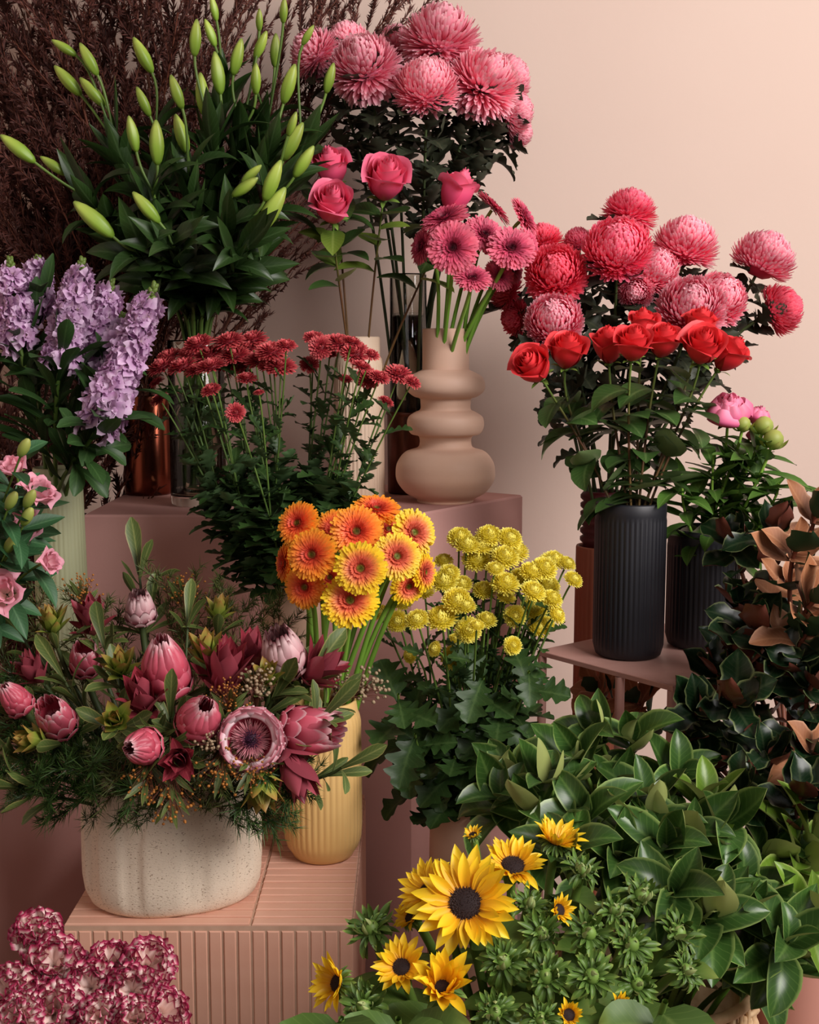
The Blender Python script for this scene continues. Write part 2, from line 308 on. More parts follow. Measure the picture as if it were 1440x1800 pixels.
M['lav'] = O('stock_lavender', 'a', [(0, 'd8c890'), (.1, 'c4a0ba'), (.5, 'c89cc4'), (1, 'e4c6e0')], .6, .35, rv=.3, objr=.45, spec=.15)
M['lav_bud'] = O('stock_bud', 't', [(0, '6a8038'), (1, '9aa050')], .5, .1)
M['lisi'] = O('lisianthus_pink', 't', [(0, 'f6e8d0'), (.35, 'f8c8d0'), (1, 'f8acbe')], .5, .35, rv=.2)
M['lisi_bud'] = O('lisianthus_bud', 't', [(0, '7a9a38'), (1, 'b8bc60')], .5, .15)
M['carn'] = O('carnation_petal', 't', [(0, 'f4d8cc'), (.84, 'f6dad0'), (.91, 'd87890'), (.96, 'a8244e'), (1, '901844')], .55, .25, rv=.2)
M['sun_petal'] = O('sunflower_petal', 't', [(0, 'dc8c1c'), (.22, 'f2bc20'), (1, 'fcdc28')], .5, .28, rv=.2, objr=.2)
M['sun_disk'] = O('sunflower_disk', 't', [(0, '1c0c0c'), (1, '3a1e14')], .8, 0, rv=.7)
M['sepal'] = O('sunflower_sepal', 't', [(0, '35581f'), (.7, '4e7630'), (1, '86a04c')], .5, .15, vein='6a8a44', back='98ac6c', objr=.5)
M['berry'] = O('berry_orange', 't', [(0, 'a86a28'), (1, 'c88838')], .5, 0)
M['waxw'] = O('wax_flower', 't', [(0, 'b09878'), (1, 'e4d2ba')], .6, .1, rv=.5)
# ---------------------------------------------------------------- setting
mb = MB(); box(mb, (-3.0, -2.6, -.1), (3.0, 2.75, 0)); struct('floor', mb, M['floor'])
mb = MB(); box(mb, (-3.0, 2.75, -.1), (3.0, 2.9, 3.4)); struct('wall_back', mb, M['wall'])
mb = MB(); box(mb, (-2.0, -2.6, 0), (-1.85, 2.75, 3.4)); struct('wall_left', mb, M['wall'])
# plinths
def plinth(name, label, poly, z1):
    p = np.asarray(poly, float); c = p.mean(0); mb = MB(); prism(mb, p - c, 0, z1)
    Thing(name, label, 'plinth', (c[0], c[1], 0), mesh=mb.mesh(name, M['plinth'], False))
ZA = CAMZ - 2.11*math.tan(math.radians(PITCH + .13))
plinth('display_plinth', 'tall matte pink plinth with an angled corner carrying the ringed beige vase', [(-.556, 2.11), (.003, 2.11), (.218, 2.40), (-.03, 2.58), (-.556, 2.58)], ZA)
plinth('display_plinth', 'lower pink plinth at the left edge behind the speckled planter', [(-1.05, 1.45), (-.465, 1.953), (-.465, 2.10), (-1.05, 2.10)], .62)
plinth('display_plinth', 'small low pink plinth under the pot of yellow pompons', [(.0, 1.70), (.16, 1.70), (.16, 1.99), (.0, 1.99)], .28)
# tiled plinth
TX0, TX1, TY0, TY1, TZ = -.453, -.074, 1.55, 2.03, .553
mb = MB(); box(mb, (TX0+.0015, TY0+.0015, 0), (TX1-.0015, TY1-.0015, TZ-.003))
tp = Thing('tiled_plinth', 'low plinth clad in narrow terracotta pink finger tiles under the speckled planter', 'plinth', (0, 0, 0), mesh=None)
tp.add('core', mb.mesh('core', M['grout'], False))
def tile_mesh(dx, dy, dz, nm):
    mb = MB(); box(mb, (-dx/2, -dy/2, 0), (dx/2, dy/2, dz), .0012); return mb.mesh(nm, M['tile'], False)
rows = 22; rh = (TY1 - TY0) / rows; c1 = .245; c2 = (TX1 - TX0) - c1
ta, tb2 = tile_mesh(c1 - .004, rh - .0035, .006, 'tile'), tile_mesh(c2 - .004, rh - .0035, .006, 'tile')
for i in range(rows):
    y = TY0 + rh*(i + .5)
    for me, x in ((ta, TX0 + c1/2), (tb2, TX0 + c1 + c2/2)):
        tp.add('tile', me, Matrix.Translation((x, y, TZ - .006 + R.uniform(-.0004, .0005))))
cols = 20; cw = (TX1 - TX0) / cols
tf = tile_mesh(cw - .0032, .27, .006, 'tile')
for i in range(cols):
    for z in (TZ - .008 - .137, TZ - .008 - .412):
        tp.add('tile', tf, Matrix.Translation((TX0 + cw*(i + .5), TY0 + .006 - R.uniform(0, .0006), z)) @ Matrix.Rotation(math.pi/2, 4, 'X'))
tsd = tile_mesh(rh - .0035, .27, .006, 'tile')
for i in range(rows):
    tp.add('tile', tsd, Matrix.Translation((TX1 - .006, TY0 + rh*(i + .5), TZ - .008 - .137)) @ Matrix.Rotation(math.pi/2, 4, 'Z') @ Matrix.Rotation(math.pi/2, 4, 'X'))
# side table
def W2(a, b): return np.array([a, b])
e1 = nz([.626, -.779]); e2 = nz([.779, .626]); o0 = np.array([.212, 2.027]); TBZ = .802
def TP(a, b): q = o0 + e1*a + e2*b; return q
st = Thing('side_table', 'square pale pink metal side table with thin rod legs under black vases', 'table', (.40, 2.02, 0))
mb = MB(); q = [TP(0, 0), TP(.285, 0), TP(.285, .36), TP(0, .36)]; prism(mb, [tuple(x - np.array([.40, 2.02])) for x in q], TBZ - .008, TBZ, .001)
st.add('table_top', mb.mesh('table_top', M['tablem'], False))
for a, b in ((.006, .006), (.279, .006), (.279, .354), (.006, .354), (.178, .004)):
    p = TP(a, b); mb = MB(); tube(mb, np.array([[p[0]-.4, p[1]-2.02, 0], [p[0]-.4, p[1]-2.02, TBZ-.008]]), .0075, sides=10); st.add('leg', mb.mesh('leg', M['tablem']))
mb = MB()
for a, b in (((.006, .006), (.279, .006)), ((.279, .006), (.279, .354)), ((.279, .354), (.006, .354)), ((.006, .354), (.006, .006))):
    p, q2 = TP(*a), TP(*b); tube(mb, np.array([[p[0]-.4, p[1]-2.02, .12], [q2[0]-.4, q2[1]-2.02, .12]]), .006, sides=8)
st.add('frame', mb.mesh('frame', M['tablem']))
# ---------------------------------------------------------------- vases
def vase(name, label, loc, prof, mat, seg=64, ribs=0, amp=0., rib_range=None, extra=(), sx=1, sy=1, rot=0., cat='vase'):
    mb = MB(); lathe(mb, prof, seg, ribs, amp, rib_range, sx, sy)
    me = mb.mesh('body', mat)
    T = Thing(name, label, cat, loc); B = Matrix.Translation(Vector([float(x) for x in loc])) @ Matrix.Rotation(rot, 4, 'Z')
    T.add('body', me, B)
    for nm, fn, m_ in extra:
        mb = MB(); fn(mb); T.add(nm, mb.mesh(nm, m_), B)
    return T
def cyl(r0, r1, h, foot=.0, round_=.008, th=.004, rimr=None):
    o = [(0, 0), (r0 - round_, 0), (r0 - round_*.3, round_*.3), (r0, round_)]
    for k in range(1, 9): t = k/9; o.append((r0 + (r1 - r0)*t, round_ + (h - round_ - .003)*t))
    return o + [(r1, h - .003), (r1 - .0012, h), (r1 - th, h), (r1 - th - .001, h - .004), (r0 - th - .003, round_ + .006), (0, round_ + .004)]
def seam(z, r, t=.0015):
    return [(r, z - t), (r + t, z), (r, z + t)]
VP = {}   # mouth centres
# ringed beige
bv = np.array([.066, 2.295, ZA]); hs = .312
def smooth_prof(keys, n=6):
    out = []
    ks = [keys[0]] + list(keys) + [keys[-1]]
    for i in range(1, len(ks) - 2):
        p0, p1, p2, p3 = [np.array(k, float) for k in ks[i-1:i+3]]
        for j in range(n):
            t = j/n; out.append(tuple(.5*((2*p1) + (-p0+p2)*t + (2*p0-5*p1+4*p2-p3)*t*t + (-p0+3*p1-3*p2+p3)*t**3)))
    out.append(tuple(keys[-1])); return [(max(a, 0), b) for a, b in out]
k = [(0, 0), (.046, 0), (.052, .001), (.054, .006), (.074, .018), (.089, .038), (.0915, .056), (.088, .074), (.074, .092), (.052, .1),
     (.0475, .108), (.048, .118), (.052, .1225), (.064, .126), (.0705, .14), (.068, .156), (.056, .165), (.0465, .17), (.046, .182), (.0475, .190),
     (.058, .1935), (.0695, .203), (.072, .215), (.067, .229), (.052, .238), (.0435, .242), (.0425, .248), (.0425, .31), (.0412, .3145), (.0385, .3145), (.037, .308), (.036, .25), (.034, .15), (.03, .05), (0, .04)]
vase('ringed_vase', 'beige ceramic vase with stacked rounded rings holding dusky pink gerberas', bv, smooth_prof(k, 5), M['beige'], 72); VP['ring'] = bv + [0, 0, .3145]
# white ribbed vase with collar
c = P(632, 878, 2.33); wv = np.array([c[0], 2.33, ZA])
k = [(0, 0), (.042, 0), (.0455, .004), (.047, .01, 1), (.047, .06, 1), (.0465, .12, 1), (.046, .2, 1), (.0455, .245, 1), (.0455, .2500, 0), (.043, .262, 0), (.0395, .2665, 0), (.0395, .2995, 0), (.038, .302, 0), (.036, .302, 0), (.035, .29, 0), (.035, .03, 0), (0, .03, 0)]
vase('ribbed_vase', 'cream fluted vase with a smooth collar holding four bright pink roses', wv, [(a[0], a[1], a[2] if len(a) > 2 else 0) for a in k], M['cream'], 240, 40, .0012); VP['white'] = wv + [0, 0, .302]
# bronze pot + tall glass for pink mums
c = P(716, 868, 2.43); cb = np.array([c[0]+.002, 2.435, ZA])
k = [(0, 0), (.037, 0), (.040, .004), (.041, .15), (.041, .152), (.043, .154), (.043, .158), (.0405, .16), (.0385, .16), (.0382, .01), (0, .008)]
vase('bronze_pot', 'shiny bronze cylinder pot standing between cream fluted vase and ringed vase', cb, k, M['bronze'], 48)
gl = cb + [0, 0, .0085]
k = [(0, 0), (.032, 0), (.034, .003), (.0350, .01), (.0355, .41), (.0345, .413), (.0335, .41), (.033, .014), (0, .012)]
def water(h, r, z0=.0125):
    def f(mb): lathe(mb, [(0, z0), (r, z0), (r, h), (0, h)], 32)
    return f
vase('glass_cylinder', 'tall clear glass cylinder with stems standing inside the bronze pot', gl, k, M['glass'], 48, extra=[('water', water(.33, .0325), M['water'])]); VP['glass2'] = gl + [0, 0, .41]
# copper left
c = P(262, 868, 2.42); cl = np.array([c[0], 2.42, ZA])
k = [(0, 0), (.043, 0), (.046, .004), (.0465, .008), (.0465, .19), (.045, .192), (.0435, .19), (.043, .008), (0, .006)]
vase('copper_vase', 'polished dark copper cylinder vase on the pink plinth holding brown feathery branches', cl, k, M['copper'], 64); VP['copper'] = cl + [0, 0, .19]
# lily glass
c = P(350, 880, 2.25); lg = np.array([c[0], 2.25, ZA])
k = [(0, 0), (.046, 0), (.049, .004), (.050, .012), (.050, .292), (.049, .295), (.0475, .292), (.047, .024), (.03, .018), (0, .017)]
vase('lily_glass_vase', 'clear thick-based glass vase on the pink plinth holding the lily stems', lg, k, M['glass'], 56, extra=[('water', water(.19, .0465, .0185), M['water'])]); VP['lily'] = lg + [0, 0, .292]
# sage
sg = np.array([-.578, 2.045, .62])
vase('sage_vase', 'tall fluted sage green vase holding the lilac stock flowers', sg, cyl(.046, .0395, .485), M['sage'], 200, 34, .001, (.01, .46)); VP['sage'] = sg + [0, 0, .485]
# spray vase
sv = np.array([-.188, 1.955, TZ])
vase('beige_vase', 'plain pale beige vase behind the orange gerberas holding red spray chrysanthemums', sv, cyl(.047, .0445, .378, th=.005), M['beige'], 56); VP['spray'] = sv + [0, 0, .378]
# yellow
yv = np.array([-.128, 1.777, TZ])
k = [(0, 0, 0), (.038, 0, 0), (.044, .003, 0), (.0465, .008, 0), (.053, .018, 0), (.0565, .03, .6), (.0575, .05, 1), (.0575, .1, 1), (.057, .15, 1), (.0565, .205, 1), (.055, .214, .3), (.0525, .22, 0), (.050, .236, 0), (.048, .238, 0), (.0465, .234, 0), (.047, .02, 0), (0, .016, 0)]
vase('yellow_vase', 'warm yellow fluted vase on the tiled plinth holding orange gerberas', yv, k, M['yellowglaze'], 240, 40, .0016); VP['yellow'] = yv + [0, 0, .236]
# speckled oval planter
pc = np.array([-.326, 1.652, TZ]); PH = .198
mb = MB(); seg = 160; prof = [(0, 0), (.9, 0), (.965, .006), (1.0, .022), (1.005, .06), (1.0, .12), (.985, PH - .01), (.975, PH - .002), (.955, PH), (.93, PH - .004), (.93, .03), (0, .025)]
th = np.linspace(0, 2*math.pi, seg, endpoint=False)
def sq(n_):  # superellipse oval
    return np.sign(np.cos(th))*np.abs(np.cos(th))**(2/n_), np.sign(np.sin(th))*np.abs(np.sin(th))**(2/n_)
cxs, sns = sq(2.25); prof2 = []
for a, b in zip(prof[:-1], prof[1:]):
    nn = 14 if abs(b[1]-a[1]) > .05 and a[0] > .95 and b[0] > .95 else 2
    for j in range(nn): prof2.append((a[0]+(b[0]-a[0])*j/nn, a[1]+(b[1]-a[1])*j/nn))
prof2.append(prof[-1]); V = []
panels = [(-2.26, .26), (-1.66, .27), (-1.1, .26)]   # arched relief panels (angle centre, half width)
outer = max(i for i, a in enumerate(prof2) if a[0] > .965)
for i, (rr, z) in enumerate(prof2):
    x = .1165*rr*cxs; y = .092*rr*sns; d = np.zeros(seg)
    if rr > .96 and i <= outer:
        for k_ in range(10):
            a0 = -2.32 + k_*.628
            da = np.abs((th - a0 + math.pi) % (2*math.pi) - math.pi); hw = .225
            top = .142 - .045*np.clip((da - hw*.35)/(hw*.65), 0, 1)**2
            edge = np.clip((hw - da)/.055, 0, 1) * np.clip((top - z)/.012, 0, 1)
            d = d + .0048*edge*np.clip((z - .004)/.03, 0, 1)
    V.append(np.stack([x*(1 + d/.1), y*(1 + d/.1), np.full(seg, z)], -1))
V = np.array(V); n = len(prof2); i = np.arange(n-1)[:, None]; j = np.arange(seg)[None]; q = i*seg + j; q2 = i*seg + (j+1) % seg
mb.add(V.reshape(-1, 3), np.stack([q, q2, q2+seg, q+seg], -1).reshape(-1, 4))
T = Thing('speckled_planter', 'large oval cream speckled stoneware planter with arched relief on the tiled plinth', 'planter', pc); T.add('body', mb.mesh('body', M['speck']), Matrix.Translation(tuple(pc)) @ Matrix.Rotation(math.radians(12), 4, 'Z')); VP['planter'] = pc + [0, 0, PH]
# pompon pot
pv = np.array([.078, 1.85, .28]); vase('beige_pot', 'tall plain beige pot in shadow holding the yellow pompons', pv, cyl(.052, .0455, .352, th=.005), M['beige'], 48, cat='pot'); VP['pompon'] = pv + [0, 0, .352]
# black vases
def blackprof(r, h): return [(0, 0, 0), (r*.82, 0, 0), (r*.93, .004, 0), (r*.97, .012, 0), (r, .02, .5), (r, .04, 1), (r, h*.5, 1), (r, h - .03, 1), (r*.995, h - .024, 0), (r, h - .019, 0), (r, h - .003, 0), (r*.97, h, 0), (r*.93, h, 0), (r*.92, h - .006, 0), (r*.92, .03, 0), (0, .025, 0)]
b1 = np.array([.357, 2.0, TBZ]); vase('black_vase', 'matte black fluted vase at the table front holding red roses', b1, blackprof(.057, .252), M['black'], 264, 44, .0016); VP['b1'] = b1 + [0, 0, .252]
b2 = np.array([.492, 2.065, TBZ]); vase('black_vase', 'matte black fluted vase in shadow beside dark leaves holding pink peonies', b2, blackprof(.06, .2), M['black'], 264, 44, .0014); VP['b2'] = b2 + [0, 0, .2]
tv = np.array([.362, 2.33, 0])
vase('terracotta_vase', 'tall fluted terracotta floor vase behind the black vase and table', tv, cyl(.05, .048, .93, th=.005), M['terra'], 180, 30, .0016, (.05, .9))
tn = tv + [0, 0, .93 - .03]
k = [(0, 0), (.034, 0), (.036, .028)]
for i_ in range(6): k += [(.035, .034 + i_*.016), (.041, .040 + i_*.016), (.041, .046 + i_*.016)]
k += [(.036, .132), (.034, .134), (.032, .13), (.031, .01), (0, .008)]
vase('bobbled_vase', 'dark red vase with bobbled rings rising behind the black vase', tn + [0, 0, -.86 + .0], [(a, b + .0) if i < 2 else (a, b + .86) for i, (a, b) in enumerate(k[:-2])] + [(.031, .02), (0, .018)], M['darkred'], 40); VP['terra'] = tn + [0, 0, .134]
# pink floor pot
pp = np.array([.563, 1.66, 0]); vase('pink_pot', 'tall smooth pink floor pot at the right edge holding magnolia branches', pp, cyl(.082, .086, .72, th=.006), M['pinkpot'], 64, cat='pot'); VP['pink'] = pp + [0, 0, .72]
# wicker basket
wb = np.array([.305, 1.50, 0]); WH = .515
T = Thing('wicker_basket', 'woven pale wicker basket under the glossy green leafy branches', 'basket', wb)
mb = MB(); lathe(mb, [(0, .01), (.118, .01), (.126, WH - .01), (.122, WH - .01), (.114, .016), (0, .016)], 48); T.add('lining', mb.mesh('lining', M['wicker']), Matrix.Translation(tuple(wb)))
ns = 40
smb = MB(); tube(smb, np.array([[0, 0, 0], [.008, 0, WH*.5], [.0105, 0, WH]]), .0028, sides=5); smesh = smb.mesh('stake', M['wicker'])
for k_ in range(ns): T.add('stake', smesh, Matrix.Translation(tuple(wb)) @ Matrix.Rotation(k_*2*math.pi/ns, 4, 'Z') @ Matrix.Translation((.120, 0, 0)))
nrow = 56; WM = []
for r_ in range(nrow):
    mb = MB(); thh = np.linspace(0, 2*math.pi, 121); z = .008 + r_*(WH - .02)/nrow; rr = .1215 + .0098*z/WH + .0032*np.cos(thh*ns/2 + (r_ % 2)*math.pi)
    if r_ < 2:
        tube(mb, np.stack([rr*np.cos(thh), rr*np.sin(thh), np.zeros_like(thh)], -1), .0036, sides=5); WM.append(mb.mesh('strand', M['wicker']))
    T.add('strand', WM[r_ % 2], Matrix.Translation((wb[0], wb[1], z)) @ Matrix.Diagonal((1 + .07*z/WH, 1 + .07*z/WH, 1, 1)))
mb = MB(); thh = np.linspace(0, 2*math.pi, 61); tube(mb, np.stack([.1305*np.cos(thh), .1305*np.sin(thh), np.full(61, WH)], -1), .007, sides=8); T.add('rim', mb.mesh('rim', M['wicker']), Matrix.Translation(tuple(wb)))
VP['basket'] = wb + [0, 0, WH]
# off-frame holders
sb = np.array([.09, 1.22, 0]); vase('flower_bucket', 'dark tapered bucket on the floor holding sunflowers', sb, cyl(.10, .125, .42, th=.004), M['bucket'], 40, cat='bucket'); VP['sun'] = sb + [0, 0, .42]
cb_ = np.array([-.40, 1.16, 0]); vase('flower_bucket', 'dark tapered bucket on the floor holding pink edged carnations', cb_, cyl(.09, .11, .40, th=.004), M['bucket'], 40, cat='bucket'); VP['carn'] = cb_ + [0, 0, .40]
lv = np.array([-.70, 1.80, .62]); vase('glazed_jar', 'small cream jar on the lower plinth holding pale pink lisianthus', lv, cyl(.05, .048, .2), M['cream'], 40); VP['lisi'] = lv + [0, 0, .2]
# ---------------------------------------------------------------- flower prototypes (unit radius, axis +Z)
GA = math.pi*(3 - math.sqrt(5))
def globe(name, mat, N, phimax, L, W, curl, a0, rbase, flat=1., prof='strap', n=5, m=3, cup=.5, phimin=.0, jit=.05, lowcurl=None):
    i = np.arange(N) + .5; ph = np.arccos(math.cos(phimin) - (math.cos(phimin) - math.cos(phimax))*i/N); th = i*GA + G.normal(0, jit, N); ph = ph + G.normal(0, jit, N)
    d = np.stack([np.sin(ph)*np.cos(th), np.sin(ph)*np.sin(th), np.cos(ph)], -1); e = np.stack([np.cos(ph)*np.cos(th), np.cos(ph)*np.sin(th), -np.sin(ph)], -1)
    cu = np.full(N, curl) if lowcurl is None else curl + (lowcurl - curl)*np.clip(i/N, 0, 1)**1.5
    mb = MB(); blades(mb, d*rbase*G.uniform(.9, 1.1, N)[:, None], d, -e, L*G.uniform(.85, 1.12, N), W*G.uniform(.85, 1.15, N), cu, cup, n, m, prof, a0)
    if cup > 0:
        n0 = len(mb.v); lathe(mb, [(0, -rbase*.9)] + [(rbase*1.02*math.sin(x), -rbase*1.02*math.cos(x)) for x in np.linspace(.4, 2.8, 8)] + [(0, rbase)], 14); mb.c[n0][:, 0] = .1; mb.c[n0][:, 2] = .5
    v = np.concatenate(mb.v); v[:, 2] *= flat; return build(name, v, mb.f, mat, np.concatenate(mb.c))
def rings(name, mat, spec, core=None, zs=1., m=3, n=5, prof='strap', core_r=.22, dome=.05):
    mb = MB()
    for (r0, L, W, cnt, el, curl, z) in spec:
        th = np.arange(cnt)*2*math.pi/cnt + R.random()*3 + G.normal(0, .04, cnt); e_ = el + G.normal(0, .06, cnt)
        rad = np.stack([np.cos(th), np.sin(th), 0*th], -1); up = np.array([0, 0, 1.])
        T_ = rad*np.cos(e_)[:, None] + up*np.sin(e_)[:, None]; U_ = up*np.cos(e_)[:, None] - rad*np.sin(e_)[:, None]
        blades(mb, rad*r0 + up*z, T_, U_, L*G.uniform(.92, 1.05, cnt), W, curl, .25, n, m, prof)
    if core:
        N, L, W = core; i = np.arange(N)+.5; rr = core_r*np.sqrt(i/N); th = i*GA; rad = np.stack([np.cos(th), np.sin(th), 0*th], -1)
        p = rad*rr[:, None] + np.array([0, 0, 1.])*(dome - rr**2*.5)[:, None]; dirv = nz(rad*(rr/core_r)[:, None]*.8 + np.array([0, 0, 1.]))
        blades(mb, p, dirv, -rad + 1e-3, L*(.5 + .5*rr/core_r), W, .3, .3, 3, 3, 'strap')
        vv = [(0, 0, dome*.6)] + [(core_r*1.05*math.cos(a), core_r*1.05*math.sin(a), -.02) for a in np.linspace(0, 2*math.pi, 17)[:-1]]
        cc = np.zeros((17, 4)); cc[1:, 3] = core_r
        mb.v.append(np.array(vv)); mb.c.append(cc); b0 = mb.n; mb.n += 17; mb.f += [[b0, b0+1+k, b0+1+(k+1) % 16] for k in range(16)]
    v = np.concatenate(mb.v); v[:, 2] *= zs
    return build(name, v, mb.f, mat, np.concatenate(mb.c))
def mumset(mat, fine=1., light=False):
    N = int(520*fine); w_ = .125/math.sqrt(fine)
    return [globe('bloom', mat, N, 2.3, .5, w_, 1.25, .25, .56, .98, lowcurl=.3, jit=.035),
            globe('bloom', mat, N, 2.2, .48, w_, 1.4, .3, .57, .96, lowcurl=.7, jit=.03),
            globe('bloom', mat, N, 2.4, .55, w_*1.1, 1.1, .15, .54, .98, lowcurl=-.6, jit=.045)]
B = {}
B['mum_pink'] = mumset(M['mum_pink'], 1.3); B['mum_coral'] = mumset(M['mum_coral'], 1.6); B['mum_coral2'] = mumset(M['mum_coral2'], 1.6); B['mum_hot'] = mumset(M['mum_hot'], 1.5)
B['pompon'] = [globe('bloom', M['pompon'], 230, 2.0, .42, .14, .9, .15, .6, .72, n=4, lowcurl=.1, jit=.03), globe('bloom', M['pompon'], 210, 1.85, .42, .15, 1.1, .2, .6, .66, n=4, lowcurl=.2, jit=.03)]
B['spray'] = [globe('bloom', M['spray_red'], 150, 1.95, .6, .17, .5, .05, .45, .5, n=4, lowcurl=-.5, jit=.05),
              globe('bloom', M['spray_red'], 150, 1.8, .58, .17, .7, .05, .46, .56, n=4, lowcurl=-.2, jit=.05)]
def gspec(): return [(.2, .8, .15, 42, -.06, -.05, -.02), (.2, .8, .145, 40, .06, -.08, .0), (.19, .72, .14, 38, .16, -.12, .02), (.18, .6, .125, 36, .26, -.1, .03), (.18, .44, .09, 36, .38, .0, .04), (.17, .28, .06, 38, .6, .3, .05), (.14, .18, .045, 34, .9, .4, .05)]
for k_, m_ in (('gp', 'gerb_pink'), ('gy', 'gerb_yellow'), ('go', 'gerb_orange')):
    B[k_] = [rings('bloom', M[m_], gspec(), (90, .1, .035), core_r=.17, n=5) for _ in range(2)]
# rose petals: surfaces wrapped round the axis
def wrap_petal(name, mat, f, Rm, H, spread, lip=.28, nu=8, nv=9, base=.12, wob=.03, close=.0, tip=.22, tp=2.4):
    u = np.linspace(-1, 1, nu+1)[:, None]; v = np.linspace(0, 1, nv+1)[None]
    hh = H*(v*(1 - .10*f))*(1 - tip*(np.abs(u)**tp)*v); a = u*spread*(.35 + .65*np.sin(np.clip(v, 0, 1)*math.pi*.62 + .15))
    r = Rm*(base + (1 - base)*np.sin(np.clip(v*1.35, 0, 1)*math.pi/2)**.75)
    r = r*(1 - close*np.clip((v-.55)/.45, 0, 1)**1.4)
    lp = np.clip((v - .72)/.28, 0, 1); r = r + lip*lp**1.7*(1 + .4*np.abs(u)); hh = hh - lip*.55*lp**2.2*(.6 + .6*np.abs(u))
    r = r + wob*np.sin(u*5 + f*9)*v; hh = hh + wob*np.cos(u*4 + f*7)*v
    V = np.stack([r*np.cos(a), r*np.sin(a), hh + 0*a], -1).reshape(-1, 3); C = np.zeros((nu+1, nv+1, 4)); C[..., 0] = v; C[..., 1] = np.abs(u); C[..., 2] = (f*7.3) % 1
    mb = MB(); mb.add(V, grid_faces(nu, nv), C.reshape(-1, 4)); return mb.mesh(name, mat)
def calyx_mesh(mat, r=.22, L=.55, cnt=5, prof='point', curl=-.8, a=.9, cone=.16, sep=.2):
    mb = MB(); lathe(mb, [(0, -.18), (.05, -.17), (cone, -.08), (r*.9, .02), (r*.6, .06)], 12)
    th = np.arange(cnt)*2*math.pi/cnt; rad = np.stack([np.cos(th), np.sin(th), 0*th], -1); up = np.array([0, 0, 1.])
    blades(mb, rad*r*.8, rad*math.sin(a) + up*math.cos(a), up*math.sin(a) - rad*math.cos(a), L, sep, curl, .3, 5, 3, prof)
    return mb.mesh('calyx', mat)
CAL = calyx_mesh(M['calyx']); CALP = calyx_mesh(M['calyx'], .3, .5, 5, 'ovate', .6, .9, .2, .5)
def rose_set(mat, N=17, open_=1.):
    out = []
    for k_ in range(N):
        f = k_/(N-1); out.append((wrap_petal('petal', mat, f, (.10 + .80*f**.8)*open_*.95, 1.95 - .25*f, 2.1 - 1.05*f, lip=(.02 + .38*max(0, f-.3)**1.1)*open_, close=.5*(1-f)+.05, tip=.14), k_*2.4 + .3*math.sin(k_)))
    return out
RS = {'rp': rose_set(M['rose_pink'], 17, .92), 'rr': rose_set(M['rose_red'], 17, .95)}
def peony_set(mat, N=22):
    return [(wrap_petal('petal', mat, k_/(N-1), .15 + .85*(k_/(N-1))**.8, 1.35 - .2*(k_/(N-1)), 1.6 - .85*(k_/(N-1)), lip=.02, close=.62 - .2*(k_/(N-1)), wob=.05), k_*2.4) for k_ in range(N)]
RS['pe'] = peony_set(M['peony_pink'])
# fan petals for carnation
CP = []
for k_ in range(4):
    mb = MB(); blades(mb, [[0, 0, 0]], [0, 1, 0], [0, 0, 1], 1, 1.05, -.6 + .25*k_, .3, 9, 13, 'fan', wave=.11, wf=1.2); CP.append(mb.mesh('petal', M['carn']))
SP = []
for k_ in range(4):
    mb = MB(); blades(mb, [[0, 0, 0]], [0, 1, 0], [0, 0, 1], 1, .36, (-.5, .15, .4, -.1)[k_], .45, 7, 5, 'lance' if k_ % 2 else 'point', wave=.03, wf=1); SP.append(mb.mesh('petal', M['sun_petal']))
def leafset(name, mat, prof, wl, curls, cup=.3, n=7, m=5, wave=0., wf=1.5):
    out = []
    for c_ in curls:
        mb = MB(); blades(mb, [[0, 0, 0]], [0, 1, 0], [0, 0, 1], 1, wl*R.uniform(.9, 1.1), c_, cup, n, m, prof, wave=wave, wf=wf); out.append(mb.mesh(name, mat))
    return out
LF = {}
LF['lily'] = leafset('leaf', M['lily_leaf'], 'lance', .31, (-.5, -1.1, .3, -1.7), .35, 8, 5)
LF['mum'] = leafset('leaf', M['mum_leaf'], 'lobed', .75, (-.6, -1.2, .4, 1.0), .35, 24, 5, .04)
LF['spray'] = leafset('leaf', M['spray_leaf'], 'lobed', .8, (-.5, -1.1, .4, -.2), .3, 24, 5, .04)
LF['rose'] = leafset('leaf', M['rose_leaf'], 'ovate', .68, (-.5, -.9, .3, -1.2), .25, 8, 5, .02)
LF['rosel'] = leafset('leaf', M['rose_leaf_light'], 'ovate', .62, (-.4, -.8, .3), .25, 8, 5, .02)
LF['stock'] = leafset('leaf', M['stock_leaf'], 'spat', .26, (-.7, -1.4, .4, -.2), .3, 8, 5, .04)
LF['lisi'] = leafset('leaf', M['lisi_leaf'], 'lance', .4, (-.7, -.2, .4), .35, 7, 5)
LF['cam'] = leafset('leaf', M['cam_leaf'], 'ovate', .48, (-.9, -1.5, .7, .15, -.5, -1.1), .5, 9, 5, .012)
LF['camy'] = leafset('leaf', M['cam_leaf_young'], 'ovate', .44, (-.5, -.9, .2), .42, 9, 5, .012)
LF['magn'] = leafset('leaf', M['magn_leaf'], 'magn', .55, (-.5, .5, -1.0, 1.2), .3, 12, 5, .085, 1.6)
LF['magnb'] = leafset('leaf', M['magn_brown'], 'magn', .58, (-.6, .6, -1.1, .2), .35, 12, 5, .06, 1.2)
LF['spat'] = leafset('leaf', M['spat_leaf'], 'spat', .27, (-.4, .3, -.8), .3, 8, 5)
LF['peony'] = leafset('leaf', M['peony_leaf'], 'lance', .34, (-.5, -1.0, .2), .3, 7, 5, .03)
LF['sepal'] = leafset('sepal', M['sepal'], 'point', .31, (-1.4, -.3, .9, 1.6, -2.1), .5, 7, 5)
LF['sunleaf'] = leafset('leaf', M['sepal'], 'ovate', .8, (-.6, -1.0), .2, 9, 7, .05)
